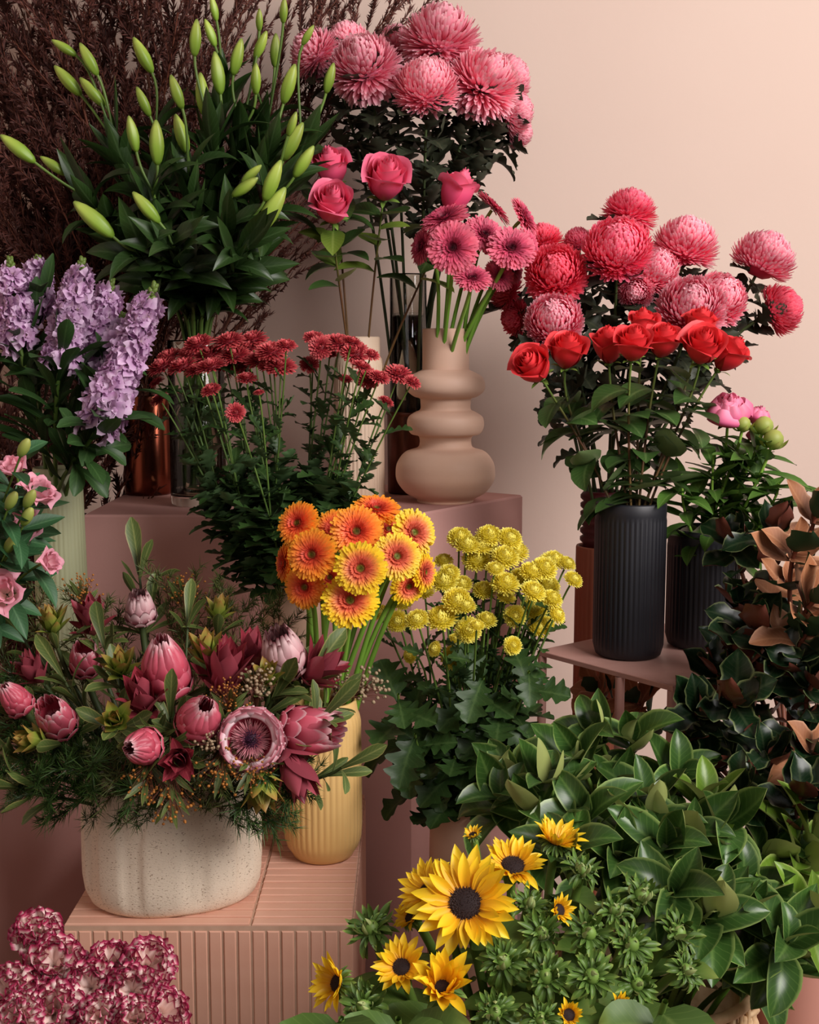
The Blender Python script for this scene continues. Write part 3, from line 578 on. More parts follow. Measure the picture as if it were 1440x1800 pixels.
LF['cup'] = [wrap_petal('bract', M['prot_red'], .3, .9, 2.4, .42, lip=-.05, close=.35, nu=4, nv=8, wob=.0)]
# ---------------------------------------------------------------- assembling flowers
def fdir(dx, up, tow): return nz([dx, -tow, up])
def mouth(key, r, deep=.1):
    a = R.uniform(0, 6.28); q = r*math.sqrt(R.random()); return VP[key] + np.array([q*math.cos(a), q*math.sin(a), -deep])
def stem_curve(p0, p3, n, k1=.42, k2=.12, n_=14):
    d = np.linalg.norm(p3 - p0); up = np.array([0, 0, 1.])
    return bez(p0, p0 + nz(nz(p3 - p0) + up*.8)*d*k1, p3 - np.asarray(n)*min(d*.3, k2) - up*.01, p3, n_)
def at(pts, t):
    x = t*(len(pts)-1); i = int(min(max(x, 0), len(pts)-2)); return pts[i] + (pts[i+1]-pts[i])*(x-i), nz(pts[i+1]-pts[i])
def put_leaf(T, pos, d, up, meshes, size, name='leaf', label=None, sx=1.):
    return T.add(name, R.choice(meshes), frame(pos, d, up, (size*sx, size, size)), label)
def stem_leaves(T, pts, t0, t1, cnt, meshes, s0, s1, out=.9, upw=.5, toward=0.):
    for k in range(cnt):
        t = t0 + (t1 - t0)*(k + R.random()*.8)/max(cnt, 1); p, tg = at(pts, t); a = k*2.4 + R.random()*.8
        x = nz(np.cross(tg, [0.2, .9, .1])); y = np.cross(tg, x); rad = x*math.cos(a) + y*math.sin(a); rad = nz(rad + np.array([0, -toward, 0]))
        d = nz(rad*out + tg*upw*R.uniform(.5, 1.5)); put_leaf(T, p, d, tg - rad*.4, meshes, R.uniform(s0, s1))
def make_stem(T, pts, r0, r1, mat, branches=(), name='stem'):
    mb = MB(); tube(mb, T.local(pts), r0, r1)
    for b in branches: tube(mb, T.local(b[0]), b[1], b[2], 5)
    return T.add(name, mb.mesh(name, mat))
def flower(name, label, cat, group, key, head, n, R_, kind, stemr=.0028, smat='stem', mr=.025, deep=.1, k2=.12, roll=None, zsc=1.):
    p0 = mouth(key, mr, deep); T = Thing(name, label, cat, p0, group); n = nz(n)
    off = {'mum': .25, 'rose': .05, 'gerb': .12, 'pom': .2}.get(kind[0], .1)
    pts = stem_curve(p0, head - n*R_*off, n, k2=k2); make_stem(T, pts, stemr, stemr*.8, M[smat])
    roll = R.uniform(0, 6.28) if roll is None else roll
    if kind[0] == 'rose':
        F0 = axisframe(head, n, roll, (R_, R_, R_*zsc)); c = T.add('calyx', CAL, axisframe(head - n*R_*.0, n, roll, R_*1.0))
        for me, a in RS[kind[1]]:
            o = raw('petal', me, c, Matrix.Rotation(a, 4, 'Z') @ Matrix.Diagonal((1, 1, zsc, 1)))
    else: T.add('bloom', R.choice(B[kind[1]]), axisframe(head, n, roll, (R_, R_, R_*zsc)))
    return T, pts
# --- pink chrysanthemums (upper)
for px, py, r, Y, n, lab in [
    (642, 122, 57, 2.30, (-.25, .8, .7), 'large pale pink chrysanthemum beside the lily buds, front of the upper bunch'),
    (750, 157, 55, 2.27, (0, .9, .6), 'round pale pink chrysanthemum in front, lowest middle bloom of the upper bunch'),
    (774, 76, 62, 2.40, (.1, 1, .45), 'topmost wide pale pink chrysanthemum of the upper bunch'),
    (848, 151, 58, 2.33, (.5, .8, .5), 'pale pink chrysanthemum right of the round front bloom in the upper bunch'),
    (556, 96, 42, 2.42, (-.8, .6, .3), 'pale pink chrysanthemum half hidden by lily leaves, leftmost of the upper bunch'),
    (612, 82, 42, 2.46, (-.4, 1, .2), 'pale pink chrysanthemum peeking above the large front left bloom'),
    (696, 86, 38, 2.50, (0, 1, .1), 'small-looking pale pink chrysanthemum behind, between the two topmost blooms'),
    (888, 140, 46, 2.44, (.8, .7, .1), 'pale pink chrysanthemum at the upper bunch outer right shoulder against wall'),
    (900, 196, 40, 2.41, (1, .3, .2), 'pale pink chrysanthemum seen side on, hanging right edge of the upper bunch'),
    (908, 232, 30, 2.45, (1, -.1, .1), 'lowest pale pink chrysanthemum at the right edge of the upper bunch')]:
    h = P(px, py, Y); T, pts = flower('pink_chrysanthemum', lab, 'flower', 'pale pink chrysanthemums in the glass cylinder', 'glass2', h, fdir(*n), S(r*1.07, h), ('mum', 'mum_pink'), .0035, 'stem_dark', .02, .38, k2=.1)
    stem_leaves(T, pts, .52, .98, 30, LF['mum'], .05, .085, .85, .4, .1)
# --- coral chrysanthemums (right)
for px, py, r, Y, n, kd, lab in [
    (1086, 440, 62, 2.16, (-.1, .7, .8), 'mum_coral', 'largest coral pink ball chrysanthemum, centre of the right-hand bunch'),
    (1106, 378, 44, 2.32, (.2, 1, .1), 'mum_coral', 'coral pink chrysanthemum at the very top of the right-hand bunch'),
    (1205, 436, 56, 2.28, (.1, 1, .1), 'mum_coral2', 'silvery pink dome chrysanthemum against wall, right of the largest coral ball'),
    (1342, 458, 56, 2.26, (.4, .9, .1), 'mum_coral2', 'pink dome chrysanthemum at far upper right of the bunch'),
    (1368, 545, 46, 2.22, (.9, .3, .2), 'mum_hot', 'bright coral red chrysanthemum at the outer right edge'),
    (978, 483, 54, 2.18, (-.2, .5, .9), 'mum_hot', 'deep coral ball chrysanthemum left of the largest coral bloom'),
    (974, 566, 53, 2.13, (-.1, .6, .8), 'mum_coral2', 'pink ball chrysanthemum directly above the two left red roses'),
    (1150, 478, 46, 2.24, (.3, .6, .5), 'mum_coral2', 'silvery pink chrysanthemum tucked behind the largest coral ball'),
    (1118, 512, 32, 2.22, (-.2, -.2, .8), 'mum_coral2', 'loose open pink chrysanthemum facing downward below the largest coral ball'),
    (1214, 545, 60, 2.12, (-.1, .7, .8), 'mum_coral2', 'wide pink chrysanthemum above the clustered red roses'),
    (1262, 528, 52, 2.17, (.3, .7, .7), 'mum_coral2', 'pink chrysanthemum fused beside the wide bloom above red roses'),
    (955, 428, 34, 2.34, (-.2, 1, 0), 'mum_hot', 'coral chrysanthemum half hidden behind the dusky pink gerberas'),
    (1016, 425, 26, 2.36, (-.2, 1, 0), 'mum_coral', 'small pink chrysanthemum sliver against wall beside blue-green leaves'),
    (890, 512, 32, 2.30, (-.8, .4, .2), 'mum_coral', 'shaded crimson chrysanthemum low beside the gerbera stems'),
    (912, 560, 30, 2.30, (-.7, -.1, .3), 'mum_hot', 'lowest shaded crimson chrysanthemum against the wall'),
    ]:
    h = P(px, py, Y); T, pts = flower('coral_chrysanthemum', lab, 'flower', 'coral chrysanthemums in the dark red vase', 'terra', h, fdir(*n), S(r*1.04, h), ('mum', kd), .0035, 'stem_dark', .02, .12, k2=.1)
    stem_leaves(T, pts, .35, .97, 22, LF['mum'], .05, .085, .9, .35)
# --- roses
def rose(px, py, r, Y, n, kd, lab, group, key, mr, deep, lmesh, z=1.05, nl=7, t0=.3, t1=.85, ls=(.055, .08)):
    nn = fdir(*n); h = P(px, py, Y); rr = S(r, h)*.98; T, pts = flower('rose', lab, 'flower', group, key, h - nn*rr*.95, nn, rr, ('rose', kd), .0024, 'rose_stem', mr, deep, k2=.09, zsc=z)
    stem_leaves(T, pts, t0, t1, nl, lmesh, ls[0], ls[1], 1., .3, .15); return T
g = 'bright pink roses in the cream fluted vase'
for a in [(582, 298, 38, 2.22, (-.1, .85, .6), 'bright pink rose upright behind another, nearest the lily leaves'),
          (585, 361, 43, 2.16, (.05, .65, .9), 'bright pink rose in front, lowest of the left pair'),
          (679, 318, 46, 2.18, (.15, .75, .85), 'widest open bright pink rose with pointed outer petals, centre of the four'),
          (803, 342, 40, 2.24, (.35, .9, .1), 'bright pink rose above the dusky pink gerberas, seen from the side')]:
    rose(*a[:5], 'rp', a[5], g, 'white', .018, .2, LF['rose'] + LF['rosel'], 1.12, 7, .6, .95)
g = 'red roses in the front black vase'
for a in [(937, 644, 41, 1.93, (-.5, .6, .7), 'open red rose facing outward, leftmost of the red roses'),
          (998, 616, 39, 1.97, (.05, .9, .5), 'red rose beside the leftmost one with green sepals below'),
          (1070, 606, 38, 1.98, (-.1, .9, .35), 'red rose at the left of the central red cluster'),
          (1114, 603, 38, 1.92, (0, .9, .55), 'red rose in front centre of the cluster above a straight stem'),
          (1166, 598, 36, 1.95, (.1, .9, .5), 'red rose immediately right of the central front rose'),
          (1130, 568, 30, 2.03, (0, 1, .3), 'red rose mostly hidden behind the central cluster'),
          (1236, 608, 43, 1.93, (-.05, .75, .7), 'largest open red rose in the right-hand cluster'),
          (1283, 622, 38, 1.97, (.5, .8, .3), 'red rose at the far right with drooping outer petals'),
          (1232, 570, 34, 2.03, (.1, 1, .3), 'red rose behind the largest open red rose')]:
    rose(*a[:5], 'rr', a[5], g, 'b1', .022, .12, LF['rose'], 1.0, 9, .28, .85)
for px, py in [(1040, 800), (1083, 870), (1215, 835)]:
    pass
# --- peonies
g = 'pink peonies in the shaded black vase'
for px, py, r, Y, n, kd, lab in [(1281, 719, 46, 2.02, (-.1, .8, .5), 'pe', 'large pink peony opening beside the wall below the red roses'),
                              (1334, 730, 27, 2.05, (.3, .9, .2), 'pe', 'smaller pink peony just right of the large one'),
                              (1326, 765, 16, 2.04, (.1, .9, .3), 'pe', 'tiny pink peony tip showing between green buds')]:
    nn = fdir(*n); h = P(px, py, Y); rr = S(r, h); T, pts = flower('peony', lab, 'flower', g, 'b2', h - nn*rr*.7, nn, rr, ('rose', kd), .003, 'stem_bright', .03, .1, k2=.06, zsc=1.0)
    stem_leaves(T, pts, .35, .8, 12, LF['peony'], .06, .10, .9, .5, .2)
def ball_mesh(name, mat, sepals=True):
    mb = MB(); lathe(mb, [(0, -1), (.5, -.88), (.88, -.45), (1, 0), (.85, .5), (.45, .88), (0, 1)], 16)
    mb.c = [np.concatenate([np.tile((mb.v[0][:, 2:3]+1)/2, (1, 1)), np.zeros((len(mb.v[0]), 3))], 1)]
    if sepals:
        th = np.arange(4)*1.571; rad = np.stack([np.cos(th), np.sin(th), 0*th], -1); blades(mb, rad*.35 + [0, 0, -1.0], rad, [0, 0, 1], 1.9, .9, 1.6, .5, 6, 3, 'point')
    return mb.mesh(name, mat)
PB = ball_mesh('bud', M['lisi_bud'])
for px, py, r, Y, n, lab in [(1343, 748, 17, 2.0, (.1, 1, .1), 'green peony bud pressed against the smaller pink peony'), (1360, 772, 18, 1.98, (.2, 1, .2), 'round green peony bud at the outer right, lowest one'), (1306, 745, 14, 2.0, (0, 1, .2), 'small green peony bud under the large pink peony')]:
    h = P(px, py, Y); rr = S(r, h); p0 = mouth('b2', .03); T = Thing('peony_bud', lab, 'flower', p0, g); pts = stem_curve(p0, h, fdir(*n), k2=.05); make_stem(T, pts, .003, .0025, M['stem_bright'])
    T.add('bud', PB, axisframe(h, fdir(*n), 0, rr)); stem_leaves(T, pts, .3, .85, 12, LF['peony'], .055, .09, .9, .5, .2)
for k, (px, py) in enumerate([(1200, 850), (1370, 850), (1255, 800), (1340, 900)]):
    h = P(px, py, 2.0); p0 = mouth('b2', .03); T = Thing('peony_shoot', ['leafy green peony shoot hanging over the black vase rim near the red rose stems', 'leafy green peony shoot arching toward the right wall', 'upright leafy green peony shoot under the large pink peony', 'low leafy green peony shoot over the dark magnolia leaves'][k], 'foliage', p0, g)
    pts = stem_curve(p0, h, fdir(0, 1, .3)); make_stem(T, pts, .003, .002, M['stem_bright']); stem_leaves(T, pts, .25, 1, 18, LF['peony'], .055, .09, .9, .4, .3)
# --- dusky gerberas
g = 'dusky pink gerberas in the ringed beige vase'
for px, py, r, Y, n, lab in [
    (796, 435, 44, 2.14, (-.15, .1, 1), 'dusky pink gerbera facing the camera with dark eye, front of the bunch'),
    (782, 384, 42, 2.20, (-.35, .8, .5), 'dusky pink gerbera tilted up just above the front-facing one'),
    (742, 432, 32, 2.20, (-.9, .2, .5), 'dusky pink gerbera turned left, leftmost of the bunch'),
    (868, 366, 38, 2.26, (.7, .7, .1), 'dusky pink gerbera edge on beneath the single side-view rose'),
    (922, 383, 38, 2.28, (.85, .45, .35), 'highest dusky pink gerbera at the right, tilted outward'),
    (852, 412, 38, 2.20, (.3, .5, .75), 'dusky pink gerbera between the front-facing bloom and the right cluster'),
    (899, 436, 42, 2.16, (.1, .55, .85), 'ruffled dusky pink gerbera in the right cluster, front'),
    (928, 436, 36, 2.22, (.8, .3, .6), 'dusky pink gerbera behind the ruffled right one'),
    (831, 489, 33, 2.14, (.1, .7, .6), 'lowest dusky pink gerbera hanging over the green stems'),
    (878, 484, 28, 2.22, (.4, .3, .8), 'small dusky pink gerbera low beside the stems'),
    (902, 474, 24, 2.26, (.7, .1, .7), 'partly hidden dusky pink gerbera below the right cluster')]:
    h = P(px, py, Y); flower('gerbera', lab, 'flower', g, 'ring', h, fdir(*n), S(r*1.07, h), ('gerb', 'gp'), .0042, 'stem_bright', .024, .12, k2=.05)
# --- orange gerberas
g = 'orange and yellow gerberas in the yellow fluted vase'
for px, py, r, Y, n, kd, lab in [
    (634, 999, 48, 1.66, (-.05, .25, 1), 'gy', 'bright yellow gerbera with coral centre, front middle of the bunch'),
    (616, 1056, 52, 1.67, (-.05, .55, .85), 'gy', 'lowest peach and yellow gerbera above the green stems'),
    (698, 978, 44, 1.70, (.25, .3, .9), 'gy', 'yellow coral gerbera right of the front yellow one'),
    (728, 936, 44, 1.74, (.5, .3, .8), 'gy', 'yellow gerbera with coral eye at the upper right'),
    (746, 1006, 36, 1.76, (.85, .1, .55), 'gy', 'yellow gerbera at the right edge touching the pompons'),
    (718, 1030, 36, 1.75, (.4, -.2, .8), 'gy', 'yellow gerbera facing down above the pompons'),
    (627, 934, 48, 1.74, (0, .35, .95), 'go', 'orange gerbera with green eye, upper middle of the bunch'),
    (662, 896, 46, 1.80, (.1, .85, .4), 'go', 'topmost orange gerbera in front of the plinth edge'),
    (588, 930, 40, 1.80, (-.2, .5, .7), 'go', 'orange gerbera half hidden between two left ones'),
    (683, 930, 32, 1.83, (.2, .5, .6), 'go', 'orange gerbera mostly hidden below the topmost one'),
    (524, 920, 42, 1.75, (-.45, .4, .75), 'go', 'orange gerbera at the upper left corner of the bunch'),
    (549, 975, 47, 1.68, (-.3, .3, .9), 'go', 'big orange gerbera facing front, left of the yellow one'),
    (500, 990, 36, 1.76, (-.9, .1, .4), 'go', 'orange gerbera edge on at the far left'),
    (536, 1032, 40, 1.71, (-.35, .1, .9), 'go', 'orange gerbera at the lower left beside the beige vase'),
    (580, 1015, 34, 1.74, (-.1, .3, .9), 'go', 'orange gerbera buried behind the front yellow and lower left blooms')]:
    h = P(px, py, Y); flower('gerbera', lab, 'flower', g, 'yellow', h, fdir(*n), S(r, h), ('gerb', kd), .0046, 'stem_bright', .03, .14, k2=.05)
# --- spray stems: several blooms on one branching stem
def spray(name, label, cat, group, key, blooms, Y, kd, smat, lmesh, mr, deep, nl, ls, r_default, join=.55, stemr=.0028, toward=.1, bud=None, n_up=(1, .2)):
    hs_ = []
    for b in blooms:
        h = P(b[0], b[1], Y + R.uniform(-.05, .05)); hs_.append((h, b))
    c = np.mean([h for h, _ in hs_], 0); p0 = mouth(key, mr, deep); node = p0 + (c - p0)*join; T = Thing(name, label, cat, p0, group)
    pts = stem_curve(p0, node, nz(c - p0), k2=.05, n_=12); br = []
    for h, b in hs_:
        r = S((b[2] if len(b) > 2 else r_default)*1.1, h); out = nz(h - p0); nn = nz(np.array([out[0]*1.4, -n_up[1] + R.uniform(-.15, .25), n_up[0]])) if len(b) < 4 else fdir(*b[3])
        st_, _ = at(pts, R.uniform(.75, 1)); bp = bez(st_, st_ + (h - st_)*.35 + [0, 0, .01], h - nn*.04, h - nn*r*.1, 8); br.append((bp, stemr*.7, stemr*.55))
        T.add('bloom', R.choice(B[kd]), axisframe(h, nn, R.uniform(0, 6.28), (r, r, r*.95)))
        stem_leaves(T, bp, .0, .72, 6, lmesh, ls[0]*.6, ls[1]*.7, .8, .7, toward)
    make_stem(T, pts, stemr, stemr*.85, M[smat], br); stem_leaves(T, pts, .36, 1, nl, lmesh, ls[0], ls[1], .9, .5, toward); return T
g = 'red spray chrysanthemums in the plain beige vase'
for bl, Y, lab in [
    ([(297, 630), (320, 645), (285, 645)], 1.95, 'deep red spray chrysanthemum stem reaching far left above the copper vase'),
    ([(280, 702, 16), (276, 672, 14)], 1.93, 'deep red spray chrysanthemum stem with low drooping blooms beside copper vase'),
    ([(348, 606), (336, 622), (367, 624)], 2.0, 'deep red spray chrysanthemum stem under the lily glass, left of centre'),
    ([(371, 645), (345, 650, 20), (371, 686, 17)], 1.9, 'deep red spray chrysanthemum stem with one bloom hanging low'),
    ([(402, 600), (412, 626), (394, 640)], 1.98, 'deep red spray chrysanthemum stem with blooms clustered below the glass rim'),
    ([(433, 612), (443, 598), (425, 640)], 2.03, 'deep red spray chrysanthemum stem topping the middle of the mound'),
    ([(459, 633), (478, 618), (472, 644, 18)], 1.97, 'deep red spray chrysanthemum stem just right of the middle'),
    ([(493, 645), (433, 666, 18, (0, .9, .3)), (503, 608, 18)], 1.92, 'deep red spray chrysanthemum stem with a flat bloom below the mound'),
    ([(414, 725, 16, (0, .3, 1)), (455, 690, 9)], 1.86, 'spray chrysanthemum stem with one round red bloom low among the leaves'),
    ([(564, 611, 20, (0, .3, 1)), (552, 594, 18)], 1.95, 'deep red spray chrysanthemum stem with a camera-facing bloom right of centre'),
    ([(544, 641, 16, (0, .6, .8)), (580, 622, 12), (597, 604)], 1.94, 'deep red spray chrysanthemum stem near the cream fluted vase rim'),
    ([(624, 620, 24, (.1, .7, .7)), (653, 624, 14), (618, 602, 18)], 1.93, 'rosy red spray chrysanthemum stem in front of the cream fluted vase'),
    ([(647, 665, 21, (.1, .6, .7)), (635, 645, 18), (667, 664, 18), (608, 666, 12)], 1.9, 'rosy red spray chrysanthemum stem over the fluted vase with a closed bud'),
    ([(700, 658, 23, (.2, .8, .5)), (725, 672, 15), (678, 706, 14)], 1.94, 'rosy red spray chrysanthemum stem reaching furthest toward the ringed vase')]:
    spray('spray_chrysanthemum', lab, 'flower', g, 'spray', bl, Y, 'spray', 'stem', LF['spray'], .022, .12, 36, (.042, .07), 26, .58, .0023, .3, n_up=(1, .45))
g = 'yellow pompon chrysanthemums in the beige pot'
for bl, Y, lab in [
    ([(808, 945, 21), (821, 958, 22), (845, 958), (780, 986, 16)], 1.9, 'yellow pompon stem with the highest blooms, nearest the gerberas'),
    ([(860, 942), (858, 970), (838, 984, 24)], 1.92, 'yellow pompon stem with blooms at the top middle'),
    ([(896, 947, 22), (907, 970, 22), (888, 980, 24)], 1.88, 'yellow pompon stem topping the bunch against the lit plinth'),
    ([(935, 1006, 22), (957, 999), (918, 1014, 20)], 1.86, 'yellow pompon stem right of the top blooms'),
    ([(974, 985, 20), (997, 991, 16), (1008, 1019, 17), (963, 985, 14)], 1.88, 'yellow pompon stem stretching furthest right toward the terracotta vase'),
    ([(888, 1026, 24), (851, 1038, 20), (890, 1050, 16), (870, 1000, 16)], 1.84, 'yellow pompon stem at the centre of the bunch'),
    ([(780, 1022, 24), (812, 1027, 18), (790, 1008, 18)], 1.83, 'yellow pompon stem beside the right edge of the gerberas'),
    ([(746, 1040, 18), (709, 1060, 16), (666, 1077, 16)], 1.84, 'yellow pompon stem tucked under the gerberas'),
    ([(937, 1040, 22), (963, 1030, 22), (970, 1053, 19), (939, 1068, 23, (0, .3, 1))], 1.83, 'yellow pompon stem with four crowded blooms on the right side'),
    ([(804, 1056, 25, (0, .7, .7)), (819, 1066, 18), (797, 1156, 20, (0, .2, 1))], 1.76, 'yellow pompon stem with one camera-facing bloom hanging lowest'),
    ([(905, 1083, 19, (.1, .3, 1)), (855, 1090, 18), (901, 1135, 16, (.2, .3, 1))], 1.78, 'yellow pompon stem with blooms low on the right above leaves'),
    ([(946, 1104, 20), (978, 1080, 18, (.6, .5, .5)), (962, 1095, 14)], 1.82, 'yellow pompon stem low at the outer right edge'),
    ([(776, 1087, 27), (733, 1090, 21), (765, 1141, 14, (-.6, .3, .5))], 1.75, 'yellow pompon stem with a wide front bloom left of centre'),
    ([(698, 1092, 19, (-.2, .3, 1)), (722, 1151, 15, (-.8, .2, .5))], 1.77, 'yellow pompon stem with a small side-facing bloom at lower left'),
    ([(823, 1107, 22, (0, .3, 1)), (800, 1124, 12), (838, 1100, 14)], 1.74, 'yellow pompon stem with a round bloom facing straight out in front')]:
    spray('pompon_chrysanthemum', lab, 'flower', g, 'pompon', bl, Y, 'pompon', 'stem', LF['spray'], .024, .12, 24, (.04, .07), 22, .52, .0028, .3, n_up=(1, .7))
for k, (px, py) in enumerate([(730, 1290), (880, 1250), (800, 1330), (930, 1180), (700, 1220), (850, 1190)]):
    h = P(px, py, 1.75); p0 = mouth('pompon', .03); T = Thing('leafy_shoot', 'dark green lobed chrysanthemum shoot ' + ['low on the left over the beige pot', 'in front of the table leg side', 'hanging over the beige pot rim', 'reaching out beneath the right pompons', 'beside the green gerbera stems', 'in the middle under the pompons'][k], 'foliage', p0, g)
    pts = stem_curve(p0, h, fdir(0, .6, .6)); make_stem(T, pts, .003, .002, M['stem']); stem_leaves(T, pts, .3, 1, 12, LF['spray'], .055, .09, .9, .2, .3)
# --- lilies
def bud_mesh():
    mb = MB(); prof = [(0, 0), (.05, .015), (.105, .1), (.15, .26), (.17, .42), (.158, .6), (.12, .78), (.068, .92), (.033, .985), (0, 1)]
    seg = 18; th = np.linspace(0, 2*math.pi, seg, endpoint=False); V = []
    for r, z in prof: V.append(np.stack([r*(1 - .16*np.abs(np.cos(1.5*th))**6)*np.cos(th), r*(1 - .16*np.abs(np.cos(1.5*th))**6)*np.sin(th), np.full(seg, z)], -1))
    V = np.array(V); n = len(prof); i = np.arange(n-1)[:, None]; j = np.arange(seg)[None]; q = i*seg+j; q2 = i*seg+(j+1) % seg; C = np.zeros((n, seg, 4)); C[..., 0] = np.array([p[1] for p in prof])[:, None]; C[..., 2] = .5 + .5*np.cos(3*th)[None]
    mb.add(V.reshape(-1, 3), np.stack([q, q2, q2+seg, q+seg], -1).reshape(-1, 4), C.reshape(-1, 4)); return mb.mesh('bud', M['lily_bud'])
LBM = bud_mesh()
LB = {1: (0, 237, 62, 286), 2: (90, 70, 135, 98), 3: (95, 115, 143, 168), 4: (140, 75, 172, 133), 5: (140, 136, 185, 187), 6: (234, 65, 268, 129), 7: (240, 152, 264, 205), 8: (226, 203, 240, 268), 9: (274, 210, 277, 291), 10: (308, 200, 329, 270), 11: (300, 131, 321, 192), 12: (352, 127, 360, 204), 13: (377, 90, 388, 167), 14: (346, 33, 342, 100), 15: (360, 33, 379, 83), 16: (371, -8, 381, 38), 17: (425, 67, 410, 133), 18: (456, 15, 456, 56), 19: (469, 54, 448, 104), 20: (485, 58, 483, 119), 21: (450, 110, 450, 167), 22: (519, 112, 498, 183), 23: (500, -5, 498, 42), 24: (552, 44, 531, 80), 25: (587, 110, 573, 165), 26: (521, 196, 506, 240), 27: (533, 215, 498, 283), 28: (552, 256, 517, 312), 29: (494, 281, 465, 354), 30: (460, 290, 425, 322), 31: (454, 312, 408, 345), 32: (502, 329, 454, 410), 33: (233, 337, 281, 392), 34: (129, 354, 200, 417), 35: (70, 275, 118, 308)}
for bs, nd, Y, lab in [
    ([1, 35], (160, 350), 2.12, 'lily stem whose single long bud points left out past the brown foliage'),
    ([34], (250, 445), 2.0, 'lily stem with a large pale bud low above the lilac stock'),
    ([33], (305, 430), 1.98, 'lily stem with one plump bud pointing left at the middle height'),
    ([2, 3, 4, 5], (205, 250), 2.18, 'lily stem with four buds fanned in the upper left against brown foliage'),
    ([6, 7], (275, 240), 2.22, 'lily stem with a dark upright bud and a smaller one below it'),
    ([8, 9], (268, 335), 2.06, 'lily stem with two upright buds side by side left of the centre'),
    ([10, 11], (332, 310), 2.10, 'lily stem with two buds stacked one above the other near the centre'),
    ([12, 13, 14], (378, 250), 2.16, 'lily stem with three buds rising in the centre'),
    ([15, 16], (392, 150), 2.24, 'lily stem with the tallest buds reaching the top of the picture'),
    ([17, 18, 21], (425, 230), 2.2, 'lily stem with three bright upright buds right of the centre'),
    ([19, 20, 23], (470, 220), 2.24, 'lily stem with buds near the top close to the pink chrysanthemums'),
    ([22], (475, 270), 2.14, 'lily stem with one broad bud overlapping slender leaves'),
    ([25, 24], (530, 270), 2.18, 'lily stem with a bud touching the pink chrysanthemum petals'),
    ([26, 27, 28], (480, 340), 2.08, 'lily stem with paired buds beside the dark chrysanthemum leaves'),
    ([29, 30, 31], (405, 400), 2.03, 'lily stem with a striped bud above the lowest right one'),
    ([32], (425, 440), 1.99, 'lily stem with the lowest yellow-green bud beside the pink roses')]:
    p0 = VP['lily'] + np.array([R.uniform(-.03, .03), R.uniform(-.03, .03), -.26]); T = Thing('lily', lab, 'flower', p0, 'budding lilies in the glass vase')
    nd3 = P(nd[0], nd[1], Y); mid = VP['lily'] + np.array([(nd3[0]-VP['lily'][0])*.12, (nd3[1]-VP['lily'][1])*.1, .01])
    pts = np.concatenate([np.linspace(p0, mid, 5)[:-1], bez(mid, mid + (mid - p0)*.35, nd3 - nz(nd3 - mid)*.1 - [0, 0, .02], nd3, 12)]); br = []
    for b in bs:
        a = LB[b]; Yb = Y + R.uniform(-.04, .03); tip, bas = P(a[0], a[1], Yb - .01), P(a[2], a[3], Yb); L = np.linalg.norm(tip - bas); d = nz(tip - bas)
        br.append((bez(nd3, nd3 + (bas - nd3)*.4 + [0, 0, -.005], bas - d*.03, bas + d*.003, 8), .0022, .0026)); T.add('bud', LBM, axisframe(bas, d, R.uniform(0, 6.28), (L*1.02, L*1.02, L)))
    make_stem(T, pts, .0042, .003, M['stem'], br)
    for k in range(22):
        t = .34 + .66*(k + R.random()*.5)/22; p, tg = at(pts, t); a = k*2.4 + R.random(); rad = nz(np.array([math.cos(a), -.35 + .8*math.sin(a), 0])); d = nz(rad*R.uniform(.35, .75) + tg*R.uniform(.6, 1.4)); put_leaf(T, p, d, tg*.7 - rad*.5, LF['lily'], R.uniform(.085, .14)*(1.1 - .25*t))
    for k in range(6):
        a = k*1.05 + R.random(); rad = nz(np.array([math.cos(a), math.sin(a)*.8, 0])); dd_ = nz(nd3 - mid); put_leaf(T, nd3 - dd_*.02*k, nz(dd_ + rad*R.uniform(.3, .75)), dd_*.4 - rad, LF['lily'], R.uniform(.08, .12))
# --- needle plumes (built along +Z, length 1)
def plume(mat, N, twigs, spread, nl, nw, name='foliage', droop=.0, start=.15, stemmat=None, tw=.35):
    mb = MB(); sm = MB(); ax = bez(np.zeros(3), np.array([.02, .01, .35]), np.array([-.03, .03, .7]), np.array([.04, 0, 1.]), 12); tube(sm, ax, .006, .002, 5)
    for k in range(twigs):
        t = start + (1 - start)*k/twigs; p, tg = at(ax, t); a = k*2.4 + R.random(); rad = np.array([math.cos(a), math.sin(a), 0]); L = tw*(1 - .55*t)*R.uniform(.7, 1.2)
        tp_ = bez(p, p + rad*L*.3*spread + tg*L*.25, p + rad*L*.65*spread + tg*L*.6, p + rad*L*spread*.9 + tg*L*(1.0 - droop), 8); tube(sm, tp_, .0028, .0012, 4)
        q = [tp_]
        for j in range(4):
            b0, bt = at(tp_, .3 + .17*j); a2 = R.uniform(0, 6.28); r2 = np.array([math.cos(a2), math.sin(a2), R.uniform(0, .6)]); q.append(bez(b0, b0 + bt*.03, b0 + (bt + r2*.6)*.07, b0 + (bt + r2*.7)*L*.38, 6)); tube(sm, q[-1], .0015, .0008, 3)
        n_ = N//twigs//len(q)
        for c_ in q:
            tt = G.uniform(.1, 1, n_)*(len(c_)-1.001); ii = tt.astype(int); pp_ = c_[ii] + (c_[ii+1]-c_[ii])*(tt-ii)[:, None]; tg_ = nz(c_[ii+1]-c_[ii]); rd = nz(G.normal(0, 1, (n_, 3)))
            blades(mb, pp_, nz(tg_*.9 + rd*.75), rd[:, [1, 2, 0]], nl*G.uniform(.6, 1.3, n_), nw, .3, 0, 2, 2, 'needle')
    return mb.mesh(name, mat), sm.mesh('stem', stemmat or M['stem_brown'])
PL = [plume(M['brown_needle'], 11000, 30, .75, .019, .0036, droop=.1) for _ in range(3)]
g = 'brown feathery branches in the copper vase'
